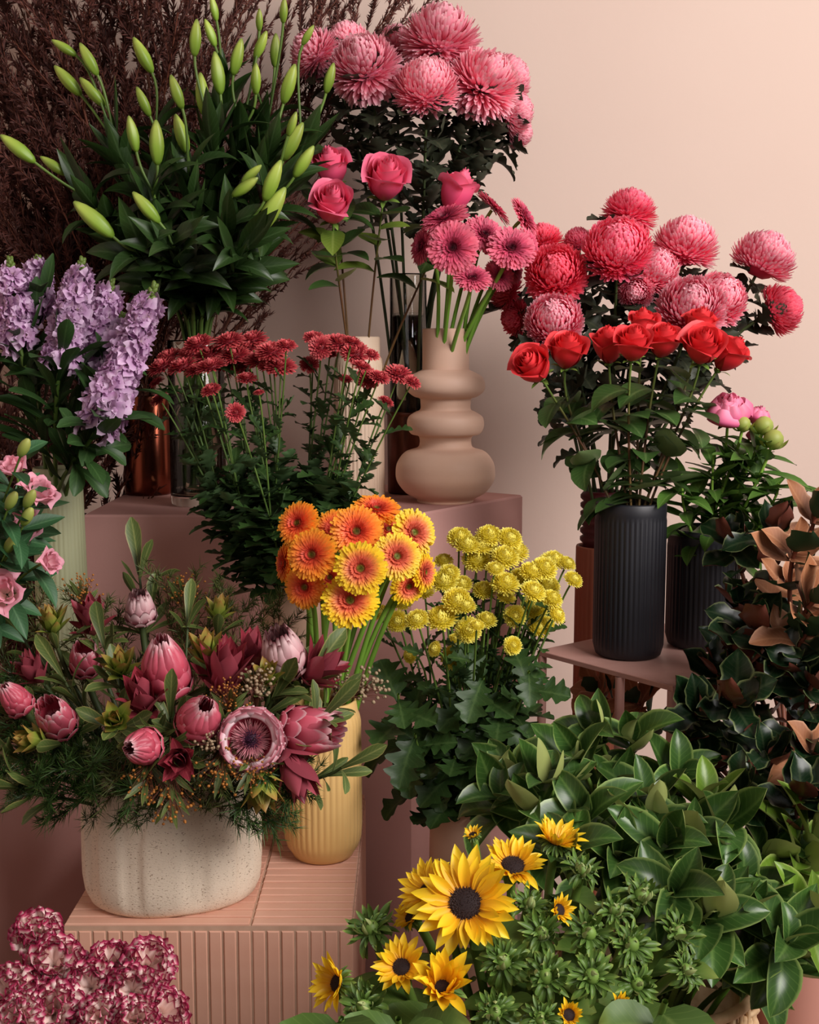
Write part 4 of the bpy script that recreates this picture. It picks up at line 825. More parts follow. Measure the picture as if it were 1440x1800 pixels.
for k, (px, py, Y, lab) in enumerate([
    (-80, 40, 2.45, 'brown feathery branch fanning into the top left corner'), (10, -70, 2.5, 'brown feathery branch leaving the frame above the far left'),
    (95, -90, 2.42, 'brown feathery branch rising behind the four fanned lily buds'), (180, -80, 2.5, 'brown feathery branch with a bare reddish twig beside it near the top'),
    (265, -70, 2.44, 'brown feathery branch thinning against the wall above the lilies'), (-90, 170, 2.4, 'brown feathery branch leaning left at mid height of the mass'),
    (-60, 290, 2.35, 'brown feathery branch spreading left just above the long pointing bud'), (-50, 400, 2.4, 'brown feathery branch drooping left above the lilac stock'),
    (50, 190, 2.45, 'brown feathery branch in the dark middle of the mass'), (130, 110, 2.48, 'brown feathery branch directly behind the upper left lily buds'),
    (340, -40, 2.46, 'brown feathery branch at the top behind the central lily buds'), (430, -60, 2.46, 'brown feathery branch at the top right of the tallest buds'),
    (560, -30, 2.5, 'brown feathery branch sweeping right above the pink chrysanthemums'), (655, 25, 2.5, 'brown feathery wisp reaching furthest right along the wall'),
    (30, 330, 2.5, 'brown feathery branch in shadow behind the pointing bud'), (200, 250, 2.55, 'brown feathery branch in shadow behind the lily leaves'),
    (-20, 520, 2.42, 'lowest brown feathery branch in shadow behind the lilac stock'), (90, 440, 2.5, 'short brown feathery branch in shadow between stock and lilies')]):
    p0 = VP['copper'] + np.array([R.uniform(-.025, .025), R.uniform(-.02, .025), -.17]); tip = P(px, py, Y); L = np.linalg.norm(tip - p0); m_ = PL[k % 3]
    T = Thing('feathery_branch', lab, 'foliage', p0, g); Fm = axisframe(p0, tip - p0, R.uniform(0, 6.28), (L*(.75 if px < 300 else .5), L*(.75 if px < 300 else .5), L)); T.add('stem', m_[1], Fm); T.add('foliage', m_[0], Fm, stuff=True)
g = 'brown feathery branches low behind the sage vase'
fb = np.array([-.80, 2.35, 0]); vase('floor_jar', 'dark jar on the floor in shadow behind the sage vase', fb, cyl(.07, .07, .55), M['bucket'], 40, cat='jar')
for k, (px, py, Y, lab) in enumerate([(-40, 560, 2.3, 'dark feathery branch behind the leftmost stock spike'), (60, 600, 2.4, 'dark feathery branch in shadow behind the stock leaves'), (150, 640, 2.36, 'dark feathery branch in shadow left of the copper vase'), (190, 560, 2.45, 'dark feathery branch rising in shadow behind the copper vase')]):
    p0 = fb + [R.uniform(-.03, .03), R.uniform(-.03, .03), .1]; tip = P(px, py, Y); L = np.linalg.norm(tip - p0); m_ = PL[k % 3]
    T = Thing('feathery_branch', lab, 'foliage', p0, g); Fm = axisframe(p0, tip - p0, R.uniform(0, 6.28), (L*.6, L*.6, L)); T.add('stem', m_[1], Fm); T.add('foliage', m_[0], Fm, stuff=True)
# --- stock
def floret():
    mb = MB()
    for (cnt, L, W, el, z) in ((4, 1, 1.05, .15, 0), (4, .8, .85, .55, .08), (4, .55, .6, 1.0, .12), (3, .35, .4, 1.3, .14)):
        th = np.arange(cnt)*2*math.pi/cnt + R.random()*6; rad = np.stack([np.cos(th), np.sin(th), 0*th], -1); up = np.array([0, 0, 1.])
        blades(mb, rad*.04 + up*z, rad*math.cos(el) + up*math.sin(el), up*math.cos(el) - rad*math.sin(el), L, W, -.7, .2, 5, 6, 'fan', wave=.09, wf=1)
    return mb.mesh('floret', M['lav'])
FL = [floret() for _ in range(4)]
def budlet():
    mb = MB(); lathe(mb, [(0, 0), (.25, .1), (.35, .5), (.22, .85), (0, 1)], 8); return mb.mesh('bud', M['lav_bud'])
BL = budlet()
for (x0, y0, x1, y1, Y, r, cnt, lab) in [
    (18, 462, 34, 600, 1.95, 27, 22, 'lilac stock spike at the far left edge'), (66, 458, 60, 545, 2.0, 27, 18, 'lilac stock spike with a yellowish green tip second from the left'),
    (143, 465, 108, 630, 1.93, 29, 26, 'lilac stock spike rising in the middle with green bud tip'), (195, 500, 165, 650, 1.98, 27, 22, 'lilac stock spike behind, between the middle and the tallest right one'),
    (268, 512, 175, 745, 1.9, 31, 40, 'longest lilac stock spike slanting down at the right'), (215, 560, 196, 690, 1.94, 26, 16, 'lilac stock spike tucked against the longest one')]:
    tip, bot = P(x0, y0, Y), P(x1, y1, Y - .03); p0 = mouth('sage', .02, .12); T = Thing('stock_flower', lab, 'flower', p0, 'lilac stock in the sage vase')
    low = bez(p0, p0 + [0, -.02, .12], bot - nz(tip - bot)*.06, bot, 8); pts = np.concatenate([low[:-1], np.linspace(bot, tip, 8)]); make_stem(T, pts, .004, .0025, M['stem']); ax = nz(tip - bot); rr = S(r, bot)
    for k in range(cnt):
        t = k/cnt*.93; a = k*2.4 + R.random()*.5; x = nz(np.cross(ax, [0, 1, .1])); y = np.cross(ax, x); rad = x*math.cos(a) + y*math.sin(a); sz = rr*(1 - .3*t)*R.uniform(.95, 1.3); T.add('floret', R.choice(FL), axisframe(bot + (tip - bot)*t + rad*rr*(.6 - .2*t)*R.uniform(.8, 1.25), nz(rad + ax*.25 + np.array([R.gauss(0, .25), R.gauss(0, .25), R.gauss(0, .25)])), R.uniform(0, 6), sz))
    for k in range(14):
        t = .9 + k/14*.14; a = k*2.4; x = nz(np.cross(ax, [0, 1, .1])); y = np.cross(ax, x); rad = x*math.cos(a) + y*math.sin(a); T.add('bud', BL, axisframe(bot + (tip - bot)*t, nz(rad*(1.2 - .06*k) + ax), 0, rr*.42))
    stem_leaves(T, low, .38, 1.0, 20, LF['stock'], .07, .11, .6, .9, .3)
# --- lisianthus
def lis_set(): return [(wrap_petal('petal', M['lisi'], .3 + .07*k, .35 + .055*k, 1.35 - .02*k, 1.2 - .04*k, lip=.05 + .04*k, close=.25, wob=.09), k*2.4) for k in range(10)]
RS['li'] = lis_set(); LBud = ball_mesh('bud', M['lisi_bud'], False)
g = 'pale pink lisianthus at the left edge'
for px, py, r, Y, n, lab in [(22, 820, 28, 1.66, (-.2, .8, .5), 'pale pink lisianthus bloom, highest at the left edge'), (70, 865, 34, 1.60, (.6, .7, .5), 'wide ruffled pink lisianthus bloom over the sage vase'),
    (48, 922, 30, 1.62, (.3, .2, .8), 'deeper pink lisianthus bloom facing out below the buds'), (88, 988, 26, 1.58, (.9, .2, .4), 'pale pink lisianthus bloom turned right in front of sage vase'),
    (8, 1040, 38, 1.56, (.1, .4, .9), 'big pale lisianthus bloom cut by the left edge, lowest'), (4, 888, 22, 1.66, (0, .5, .8), 'small pink lisianthus bloom cut by the left edge')]:
    nn = fdir(*n); h = P(px, py, Y); rr = S(r, h); T, pts = flower('lisianthus', lab, 'flower', g, 'lisi', h - nn*rr*.6, nn, rr, ('rose', 'li'), .002, 'stem', .02, .1, k2=.05, zsc=.9)
    stem_leaves(T, pts, .4, .95, 10, LF['lisi'], .05, .075, .9, .5, .1)
for px, py, lab in [(42, 787, 'slim yellow-green lisianthus bud pointing up right of the top bloom'), (52, 877, 'yellow-green lisianthus bud lying before the wide ruffled bloom'), (48, 908, 'plump yellow-green lisianthus bud above the deeper pink bloom'), (18, 957, 'round lisianthus bud among dark leaves at the left edge'), (20, 880, 'lisianthus bud beside the small edge bloom')]:
    h = P(px, py, 1.57); p0 = mouth('lisi', .02); T = Thing('lisianthus_bud', lab, 'flower', p0, g); nn = fdir(.5, .8, .2); pts = stem_curve(p0, h, nn, k2=.04); make_stem(T, pts, .002, .0015, M['stem']); rr = S(10, h); T.add('bud', LBud, axisframe(h, nn, 0, (rr, rr, rr*2))); stem_leaves(T, pts, .45, .95, 8, LF['lisi'], .045, .07, .9, .5, .1)
# --- protea bouquet
def blade_mesh(name, mat, prof, wl, curl, cup, a0=0., n=9, m=5):
    mb = MB(); blades(mb, [[0, 0, 0]], [0, 1, 0], [0, 0, 1], 1, wl, curl, cup, n, m, prof, a0); return mb.mesh(name, mat)
BR = {}
def bset(m_, close, Hs=1., lip=0.):
    return [(cnt, [wrap_petal('bract', M[m_], .2*q_, f, H*Hs, sp, lip=lip, close=close*cf, nu=5, nv=10, wob=.008, base=.3, tip=.34, tp=2.) for q_ in range(2)]) for (cnt, f, H, sp, cf) in
            ((8, .86, 2.05, .55, 1.), (8, .93, 2.0, .52, .95), (9, .98, 1.8, .5, .8), (9, 1.02, 1.15, .46, .25), (9, 1.04, .6, .46, 0.))]
for k_, m_, cl_0, ci, lp_ in (('red', 'prot_red', .62, .25, 0.), ('pale', 'prot_pale', .5, .3, .04), ('rim', 'prot_rim', -.05, .06, .22)):
    BR[k_] = bset(m_, cl_0, 1., lp_); BR[k_ + 'o'] = bset(m_, ci, .72 if k_ == 'rim' else 1., lp_)
CORE = globe('core', M['prot_core'], 260, 1.5, .45, .05, .5, .1, .5, 1., 'needle', 3, 2)
def protea(px, py, rx, rz, Y, n, kd, lab, open_=0., twist=0):
    # rx: half width, rz: half length, centre of the head at (px, py)
    nn = fdir(*n); c = P(px, py, Y - .04); a, b = S(rx, c), S(rz, c); base = c - nn*b; p0 = VP['planter'] + np.array([(base[0] - VP['planter'][0])*.3, (base[1]-VP['planter'][1])*.3, -.1]); T = Thing('protea', lab, 'flower', p0, 'proteas in the speckled planter')
    pts = stem_curve(p0, base + nn*.005, nn, k2=.07); make_stem(T, pts, .005, .005, M['stem_dark'])
    mb = MB(); lathe(mb, [(0, -.15), (.2, -.12), (.45, .0), (.6, .2), (.5, .5), (0, .6)], 20)
    core = T.add('receptacle', mb.mesh('receptacle', M['prot_base']), axisframe(base, nn, 0, (a, a, b)))
    if open_: T.add('core', CORE, axisframe(base + nn*b*.45, nn, 0, (a*.92, a*.92, b*1.25) if kd == 'rim' else (a*.7, a*.7, b)))
    for ring, (cnt, ms) in enumerate(BR[kd + ('o' if open_ else '')]):
        for k in range(cnt):
            raw('bract', ms[k % 2], core, Matrix.Rotation((k + .5*(ring % 2))*2*math.pi/cnt + R.uniform(-.05, .05), 4, 'Z') @ Matrix.Diagonal((1, 1, R.uniform(.95, 1.04), 1)))
    for k in range(5):
        a2 = .2 + k*.7 + R.random()*.4; rad = np.array([math.cos(a2), math.sin(a2), 0]); put_leaf(T, base - nn*.02, nz(rad*.9 + nn*.5), nn - rad*.3, LF['spat'], R.uniform(.05, .07))
for a in [(97, 1262, 33, 46, 1.58, (-.1, .75, .75), 'red', 'deep red protea opening like a cup at the left of the planter', .25),
          (290, 1172, 44, 60, 1.60, (-.05, 1, .35), 'red', 'tall glossy pink protea standing upright at the middle of the bouquet', 0),
          (352, 1260, 40, 48, 1.52, (.35, .7, .65), 'red', 'coral red protea with purple tip leaning right, below the tall upright one', 0),
          (497, 1146, 40, 52, 1.62, (-.15, .9, .5), 'pale', 'silvery pink protea with dark maroon opening near the gerbera stems', 0),
          (439, 1301, 46, 40, 1.50, (.05, .3, 1), 'rim', 'open protea facing the camera with white-tipped bracts around a pale core', 1.0),
          (546, 1284, 44, 56, 1.55, (1, .15, .4), 'red', 'coral protea pointing right in front of the yellow fluted vase', .2),
          (248, 1313, 33, 34, 1.49, (-.5, .2, .9), 'red', 'small round pink protea above the planter rim, turned left', 0),
          (246, 1068, 27, 34, 1.80, (0, 1, .4), 'pale', 'striped pink and white protea at the back under two green leaves', 0),
          (150, 1158, 28, 34, 1.72, (.1, .8, .5), 'red', 'shaded red protea at the back left behind grey-green leaves', .3),
          (26, 1228, 26, 34, 1.62, (-.4, .8, .4), 'red', 'dull pink protea bud at the far left of the bouquet', 0)]:
    protea(*a)
def lset(mat, wl=.42): return [blade_mesh('bract', mat, 'ovate', wl, .5, .35), blade_mesh('bract', mat, 'ovate', wl, .15, .35), blade_mesh('bract', mat, 'ovate', wl*.9, -.2, .3)]
LE = {'r': lset(M['leuc_red']), 'g': lset(M['leuc_green'], .42)}
for px, py, r, Y, n, kd, lab in [
    (252, 1228, 62, 1.57, (-.1, 1, .5), 'r', 'dark red leucadendron with spread bracts left of the tall pink protea'),
    (394, 1186, 72, 1.60, (.25, 1, .3), 'r', 'tall dusky red leucadendron blades between the green tulip-like one and silvery protea'),
    (440, 1160, 60, 1.66, (.2, 1, .2), 'r', 'maroon leucadendron behind the silvery pink protea'),
    (560, 1180, 62, 1.62, (.8, .7, .2), 'r', 'dark maroon leucadendron pointing right across the gerbera stems'),
    (316, 1334, 46, 1.48, (.1, .2, 1), 'r', 'blood red leucadendron facing out over the planter rim'),
    (516, 1350, 66, 1.52, (.45, -.8, .4), 'r', 'maroon leucadendron hanging down beside the yellow fluted vase'),
    (160, 1090, 50, 1.75, (-.1, 1, .2), 'r', 'dark red leucadendron at the back left'),
    (60, 1180, 44, 1.70, (-.5, .8, .2), 'r', 'shaded red leucadendron near the left edge'),
    (364, 1146, 44, 1.62, (0, 1, .25), 'g', 'tulip-like yellow green leucadendron with red edges at the bouquet top'),
    (203, 1265, 40, 1.52, (.1, .6, .9), 'g', 'green artichoke-like leucadendron left of the small round protea'),
    (212, 1172, 40, 1.62, (.1, .9, .5), 'g', 'lime green leucadendron beside the tall pink protea'),
    (92, 1095, 38, 1.72, (-.1, 1, .2), 'g', 'lime green leucadendron at the back left'),
    (470, 1190, 36, 1.58, (0, .9, .5), 'g', 'small lime leucadendron above the white wax flowers'),
    (460, 1380, 52, 1.50, (.2, -.8, .5), 'g', 'olive green leucadendron drooping over the planter side'),
    (60, 1300, 40, 1.56, (-.8, .3, .6), 'g', 'pale lime leucadendron tips at the left below the cup-like protea'),
    (385, 1075, 34, 1.78, (.1, 1, .1), 'g', 'olive leucadendron at the back against the pink plinth')]:
    nn = fdir(*n); c = P(px, py, Y - .035); s = S(r*1.2, c); base = c - nn*s*.6; p0 = VP['planter'] + np.array([(base[0]-VP['planter'][0])*.3, (base[1]-VP['planter'][1])*.3, -.1]); T = Thing('leucadendron', lab, 'flower', p0, 'leucadendrons in the speckled planter')
    pts = stem_curve(p0, base, nn, k2=.07); make_stem(T, pts, .004, .003, M['stem_dark'])
    for ring, (cnt, sc, el) in enumerate([(3, 1.0, .1), (5, 1.15, .3), (6, 1.1, .55), (5, .8, .95)]):
        for k in range(cnt):
            th_ = k*2*math.pi/cnt + ring*.6 + R.uniform(-.15, .15); F0 = axisframe(base, nn, 0); rad = np.array(F0.col[0][:3])*math.cos(th_) + np.array(F0.col[1][:3])*math.sin(th_)
            e_ = el + R.uniform(-.08, .08); d = nn*math.cos(e_) + rad*math.sin(e_); T.add('bract', LE[kd][R.randrange(3)], frame(base + nn*s*.1, d, nn*math.sin(e_) - rad*math.cos(e_), s*sc*1.15))
    for k in range(5):
        a2 = k*1.3 + R.random(); rad = np.array([math.cos(a2), math.sin(a2), 0]); put_leaf(T, base - nn*.02, nz(rad + nn*.9), nn - rad*.3, LF['spat'], R.uniform(.045, .065))
for px, py, Y, ln, lab in [
    (565, 1262, 1.50, .075, 'oval green protea foliage sprig lying in front of the right-pointing protea'), (545, 1190, 1.58, .08, 'long green leafy sprig reaching toward the gerbera stems'), (480, 1230, 1.56, .08, 'upright green leafy sprig beside white wax flowers'),
    (600, 1350, 1.52, .07, 'narrow green sprig poking out before the yellow fluted vase'), (245, 1010, 1.86, .09, 'pair of broad dark green leaves standing at the back against the pink plinth'), (110, 1190, 1.64, .07, 'dull green leafy sprig left of the shaded red protea'),
    (30, 1330, 1.55, .09, 'large green leaf sprig hanging at the left edge'), (185, 1140, 1.66, .07, 'grey-green paddle leaf sprig beside lime leucadendron'), (40, 1120, 1.74, .07, 'dark leafy sprig at the back by the left edge'), (300, 1260, 1.53, .07, 'green leafy sprig between the small round and coral red proteas'),
    (580, 1240, 1.58, .06, 'short green leaf sprig over the yellow vase rim'), (20, 1380, 1.52, .1, 'broad green leaf sprig covering the lower plinth edge'), (330, 1100, 1.74, .07, 'green leafy sprig at the back above the tulip-like leucadendron')]:
    h = P(px, py, Y); p0 = VP['planter'] + np.array([(h[0]-VP['planter'][0])*.25, (h[1]-VP['planter'][1])*.25, -.1]); T = Thing('leafy_sprig', lab, 'foliage', p0, 'green sprigs in the speckled planter'); pts = stem_curve(p0, h, nz(h - p0), k2=.05); make_stem(T, pts, .003, .002, M['stem_dark'])
    stem_leaves(T, pts, .6, 1, 7, LF['spat'], ln*.6, ln*.9, .6, .9, -.1); put_leaf(T, h, nz(h - p0), [0, -1, .3], LF['spat'], ln)
PN = [plume(M['green_needle'], 1500, 12, .9, .085, .0045, name='needles', stemmat=M['stem_dark'], start=.3, tw=.28), plume(M['olive_needle'], 1500, 14, .9, .06, .0045, name='needles', stemmat=M['stem_brown'], start=.25, tw=.3)]
for k, (px, py, Y, kk, lab) in enumerate([
    (-40, 1270, 1.60, 0, 'green pine-like needle sprig spreading left across the edge'), (20, 1340, 1.54, 0, 'dense green needle sprig below the cup-like protea'), (60, 1372, 1.52, 0, 'green needle sprig drooping over the lower plinth'), (150, 1338, 1.50, 0, 'green needle sprig over the planter left shoulder'),
    (-30, 1150, 1.75, 1, 'olive feathery sprig at the back left edge'), (50, 1060, 1.8, 1, 'olive feathery sprig in front of the sage vase'), (310, 1030, 1.84, 1, 'olive needle sprig with yellow tips at the back centre'), (350, 1045, 1.82, 1, 'olive needle sprig standing against the pink plinth'),
    (430, 1060, 1.8, 1, 'olive needle sprig before the plain beige vase'), (500, 1080, 1.78, 1, 'thin olive needle sprig beside the orange gerberas'), (180, 1060, 1.82, 1, 'olive needle sprig behind the dark red leucadendron'), (520, 1400, 1.50, 0, 'bright feathery green sprig hanging beside the planter'),
    (250, 1352, 1.47, 0, 'fine green sprig hanging over the planter front'), (370, 1335, 1.47, 1, 'thin olive sprig over the planter front right'), (485, 1378, 1.48, 0, 'soft green sprig dangling at the planter right corner'), (110, 1300, 1.56, 0, 'green radiating needle tuft in front of the cup-like protea'),
    (200, 1345, 1.48, 1, 'olive sprig draped over the rim above the left relief arch'), (0, 1210, 1.66, 0, 'green needle sprig by the dull pink protea bud')]):
    h = P(px, py, Y); p0 = VP['planter'] + np.array([(h[0]-VP['planter'][0])*.35, (h[1]-VP['planter'][1])*.35, -.06]); L = np.linalg.norm(h - p0); T = Thing('needle_sprig', lab, 'foliage', p0, 'needle foliage in the speckled planter')
    Fm = axisframe(p0, h - p0, R.uniform(0, 6.28), (.26, .26, L)); T.add('stem', PN[kk][1], Fm); T.add('needles', PN[kk][0], Fm, stuff=True)
# berries / wax flowers
def cluster(mat, N, spread, r, name, leafy=False):
    mb = MB(); sm = MB()
    for k in range(N):
        p = np.array([R.gauss(0, .35), R.gauss(0, .35), R.uniform(.5, 1)])*np.array([spread, spread, 1]); lr = r*R.uniform(.7, 1.2)
        pr = [(0, -lr), (lr*.8, -lr*.5), (lr, 0), (lr*.7, lr*.6), (0, lr*.8)]; b0 = len(mb.v); lathe(mb, pr, 6); mb.v[b0] = mb.v[b0] + p; tube(sm, bez(np.array([0, 0, .0]), np.array([0, 0, .3*p[2]]), p*[.4, .4, .8], p, 5), .005, .003, 3)
    return mb.mesh(name, mat), sm.mesh('stem', M['stem_brown'])
CW = cluster(M['waxw'], 60, .45, .035, 'blossoms'); CBr = cluster(M['berry'], 70, .5, .024, 'berries')
SL = leafset('leaf', M['spat_leaf'], 'lance', .18, (-.8, .4), .2, 5, 3)
for px, py, ln, Y, n, cl, nm, lab in [(450, 1222, .055, 1.53, (.1, 1, .3), CW, 'wax_flower', 'cream wax flower sprig right of the coral red protea'), (625, 1218, .06, 1.60, (1, .6, .1), CW, 'wax_flower', 'cream wax flower sprig pointing out over the yellow vase rim'), (590, 1225, .05, 1.6, (.6, .8, .3), CW, 'wax_flower', 'cream wax flower sprig against the gerbera stems'), (375, 1310, .04, 1.47, (0, .6, .8), CW, 'wax_flower', 'small cream wax flower sprig left of the open protea'),
    (262, 1352, .055, 1.46, (-.1, -.7, .6), CBr, 'berry_sprig', 'orange berry sprig hanging over the planter front, left one'), (300, 1380, .065, 1.455, (.05, -1, .4), CBr, 'berry_sprig', 'orange berry sprig hanging lowest over the planter front'), (392, 1335, .06, 1.46, (.1, -.4, .8), CBr, 'berry_sprig', 'orange berry sprig under the open protea'), (405, 1240, .05, 1.52, (0, .9, .4), CBr, 'berry_sprig', 'orange berry sprig beside the cream wax flowers'), (440, 1340, .05, 1.455, (.2, -.5, .8), CBr, 'berry_sprig', 'orange berry sprig at the open protea lower edge'), (145, 1060, .06, 1.78, (0, 1, 0), CBr, 'berry_sprig', 'orange berry sprig at the back left'), (325, 1060, .06, 1.8, (0, 1, 0), CBr, 'berry_sprig', 'orange berry sprig at the back against pink plinth')]:
    nn = fdir(*n); h = P(px, py, Y); base = h - nn*ln*.6; p0 = VP['planter'] + np.array([(base[0]-VP['planter'][0])*.35, (base[1]-VP['planter'][1])*.35, -.05]); T = Thing(nm, lab, 'flower' if nm[0] == 'w' else 'foliage', p0, nm.replace('_', ' ') + 's in the speckled planter')
    top = VP['planter'] + (base - VP['planter'])*np.array([.6, .6, 0]) + [0, 0, .06]; pts = bez(p0, top, base - nn*.03 + [0, 0, .01], base, 10); make_stem(T, pts, .002, .0015, M['stem_brown']); Fm = axisframe(base, nn, R.uniform(0, 6), ln*1.3); T.add('stalks', cl[1], Fm); T.add(cl[0].name.split('.')[0], cl[0], Fm, stuff=True)
    if nm[0] == 'b': stem_leaves(T, pts, .6, 1.0, 8, SL, .03, .05, .9, .4, .3); [put_leaf(T, base + nn*ln*R.uniform(0, .9), nz(nn + np.array([R.uniform(-1, 1), -.2, R.uniform(-.3, .4)])), [0, -1, .3], SL, R.uniform(.028, .045)) for _ in range(9)]
# --- carnations
g = 'pink edged carnations in the foreground bucket'
for px, py, r, Y, n, lab in [(61, 1633, 38, 1.26, (-.1, .9, .5), 'highest carnation standing alone, white with crimson edges'), (93, 1694, 44, 1.22, (.1, .7, .7), 'carnation just below the highest one'), (192, 1690, 38, 1.24, (.1, .9, .4), 'deep crimson edged carnation second along the upper row'), (262, 1692, 42, 1.22, (.3, .8, .6), 'pale carnation with thin crimson edges at upper right of the bunch'),
    (12, 1741, 40, 1.18, (-.3, .6, .7), 'carnation cut by the left edge'), (52, 1738, 34, 1.2, (-.1, .7, .7), 'crimson carnation half buried near the left edge'), (158, 1736, 40, 1.18, (0, .6, .8), 'carnation at the centre of the bunch'), (231, 1745, 43, 1.17, (.15, .5, .8), 'deep crimson carnation facing out, right of centre'),
    (92, 1778, 44, 1.14, (0, .6, .8), 'crimson carnation at the bottom beneath the alone standing one'), (290, 1779, 40, 1.17, (.5, .6, .6), 'carnation furthest right against the tiles'), (238, 1795, 36, 1.12, (.1, .5, .8), 'pale carnation cut by the bottom edge'), (175, 1788, 36, 1.13, (0, .6, .8), 'carnation low in the middle at the bottom edge'), (28, 1785, 36, 1.12, (-.2, .5, .8), 'pale pink carnation in the bottom left corner')]:
    nn = fdir(*n); h = P(px, py, Y); rr = S(r, h); p0 = mouth('carn', .05, .15); T = Thing('carnation', lab, 'flower', p0, g); base = h - nn*rr*.55; pts = stem_curve(p0, base, nn, k2=.05); make_stem(T, pts, .0025, .002, M['stem'])
    c = T.add('calyx', CAL, axisframe(base, nn, 0, rr*.8)); F0 = axisframe(base, nn, 0); X, Yv = np.array(F0.col[0][:3]), np.array(F0.col[1][:3]); Ci = c.matrix_basis.inverted() @ Matrix.Translation(Vector([-float(x) for x in T.loc]))
    for k in range(44):
        f = (k+.5)/44; el = .12 + 1.35*f**.75; th_ = k*2.4; rad = X*math.cos(th_) + Yv*math.sin(th_); d = nn*math.cos(el) + rad*math.sin(el); raw('petal', R.choice(CP), c, Ci @ frame(base, d, nn*math.sin(el) - rad*math.cos(el) + .001, rr*R.uniform(1.08, 1.28)))
# --- sunflowers
DISK = globe('disk', M['sun_disk'], 420, 1.5, .16, .07, .4, 0, .92, .45, 'needle', 2, 2, cup=.01)
GB = ball_mesh('bud', M['calyx'], False)
g = 'sunflowers in the foreground bucket'
def sunhead(px, py, rp, rd, Y, n, lab, inner=0, closed=0., npet=20, sep=14, face=True):
    nn = fdir(*n); h = P(px, py, Y); rr, dd = S(rp, h), S(rd, h); p0 = mouth('sun', .06, .15); T = Thing('sunflower' if npet else 'sunflower_bud', lab, 'flower', p0, g if npet else 'unopened sunflower heads in the foreground bucket')
    pts = stem_curve(p0, h - nn*dd*.5, nn, k2=.07); make_stem(T, pts, .006, .005, M['stem'])
    mb = MB(); lathe(mb, [(0, -.55), (.3, -.5), (.8, -.25), (.95, -.05), (.85, -.02), (0, 0)], 24); mat = M['sepal']; head = T.add('flower_head', mb.mesh('flower_head', mat), axisframe(h, nn, 0, dd*1.05))
    if npet: T.add('disk', DISK, axisframe(h, nn, 0, (dd, dd, dd*.7)))
    else: T.add('bud', GB, axisframe(h, nn, 0, dd*.62))
    F0 = axisframe(h, nn, 0); X, Yv = np.array(F0.col[0][:3]), np.array(F0.col[1][:3]); Ci = head.matrix_basis.inverted() @ Matrix.Translation(Vector([-float(x) for x in T.loc]))
    def put(nm, me, f0, el, th_, L, wx=1.):
        rad = X*math.cos(th_) + Yv*math.sin(th_); d = nn*math.cos(el) + rad*math.sin(el); raw(nm, me, head, Ci @ frame(h + rad*dd*f0, d, nn*math.sin(el) - rad*math.cos(el), (L*wx, L, L)))
    for ring in range(2 if npet else 0):
        for k in range(npet):
            el = 1.5 - .28*ring - closed + R.uniform(-.3, .25); put('petal', R.choice(SP), .85, el, (k + .5*ring)*2*math.pi/npet + R.uniform(-.08, .08), (rr - dd*.6)*R.uniform(.85, 1.12)*(1 - .12*ring))
    for ring in range(4 if not npet else 2):
        for k in range(sep - (3 if ring == 3 else 0)):
            el = (2.0 - .2*ring if npet else 1.8 - .5*ring) + R.uniform(-.2, .2); th_ = (k + .5*ring)*2*math.pi/sep + R.uniform(-.12, .12)
            if npet: put('sepal', R.choice(LF['sepal'][:2]), .7, el, th_, rr*.5*R.uniform(.8, 1.2))
            else: put('sepal', R.choice(LF['sepal']), (.75, .75, .55, .3)[ring], el, th_, dd*(1.35 if ring < 3 else 1.0)*R.uniform(.7, 1.25))
    for k in range(3):
        p, tg = at(pts, .55 + .13*k); a = R.uniform(0, 6.28); rad = np.array([math.cos(a), -abs(math.sin(a)), .0]); put_leaf(T, p, nz(rad + tg*.5), tg, LF['sunleaf'], R.uniform(.05, .08))
for a in [(818, 1588, 92, 30, 1.20, (-.1, .65, .8), 'largest open sunflower with dark disk and long yellow petals', 0, .12, 21),
          (902, 1522, 56, 22, 1.29, (.05, .9, .45), 'sunflower behind the largest one, with short upright petals', 0, .3, 21),
          (750, 1566, 58, 18, 1.25, (-.6, .8, .3), 'sunflower half hidden left behind the largest one', 0, .2, 19),
          (778, 1736, 72, 16, 1.12, (.15, .8, .6), 'partly closed sunflower with twisted petals at the bottom middle', 0, .85, 17),
          (706, 1700, 54, 17, 1.18, (-.1, .7, .6), 'shaded orange-yellow sunflower left of the partly closed one', 0, .35, 16),
          (592, 1728, 54, 16, 1.18, (-.7, .4, .5), 'sunflower at the left edge of the bunch over the tiles', 0, .45, 14),
          (978, 1480, 50, 16, 1.34, (.2, .95, .1), 'sunflower seen from the side with upright petals at the back right', 0, .5, 18),
          (983, 1600, 30, 12, 1.24, (.5, .5, .7), 'small sunflower just breaking open right of the largest one', 0, .6, 14),
          (722, 1612, 34, 12, 1.24, (-.6, .6, .4), 'small sunflower opening below the half hidden one', 0, .4, 12),
          (1000, 1784, 28, 12, 1.1, (.1, .6, .7), 'small sunflower opening at the bottom edge', 0, .7, 14),
          (1090, 1766, 24, 11, 1.12, (.3, .6, .6), 'barely opened sunflower near the bottom right leaves', 0, .85, 12),
          (832, 1468, 20, 8, 1.36, (-.2, .9, .3), 'tiny orange sunflower opening against the dark gap', 0, .6, 10)]:
    sunhead(*a)
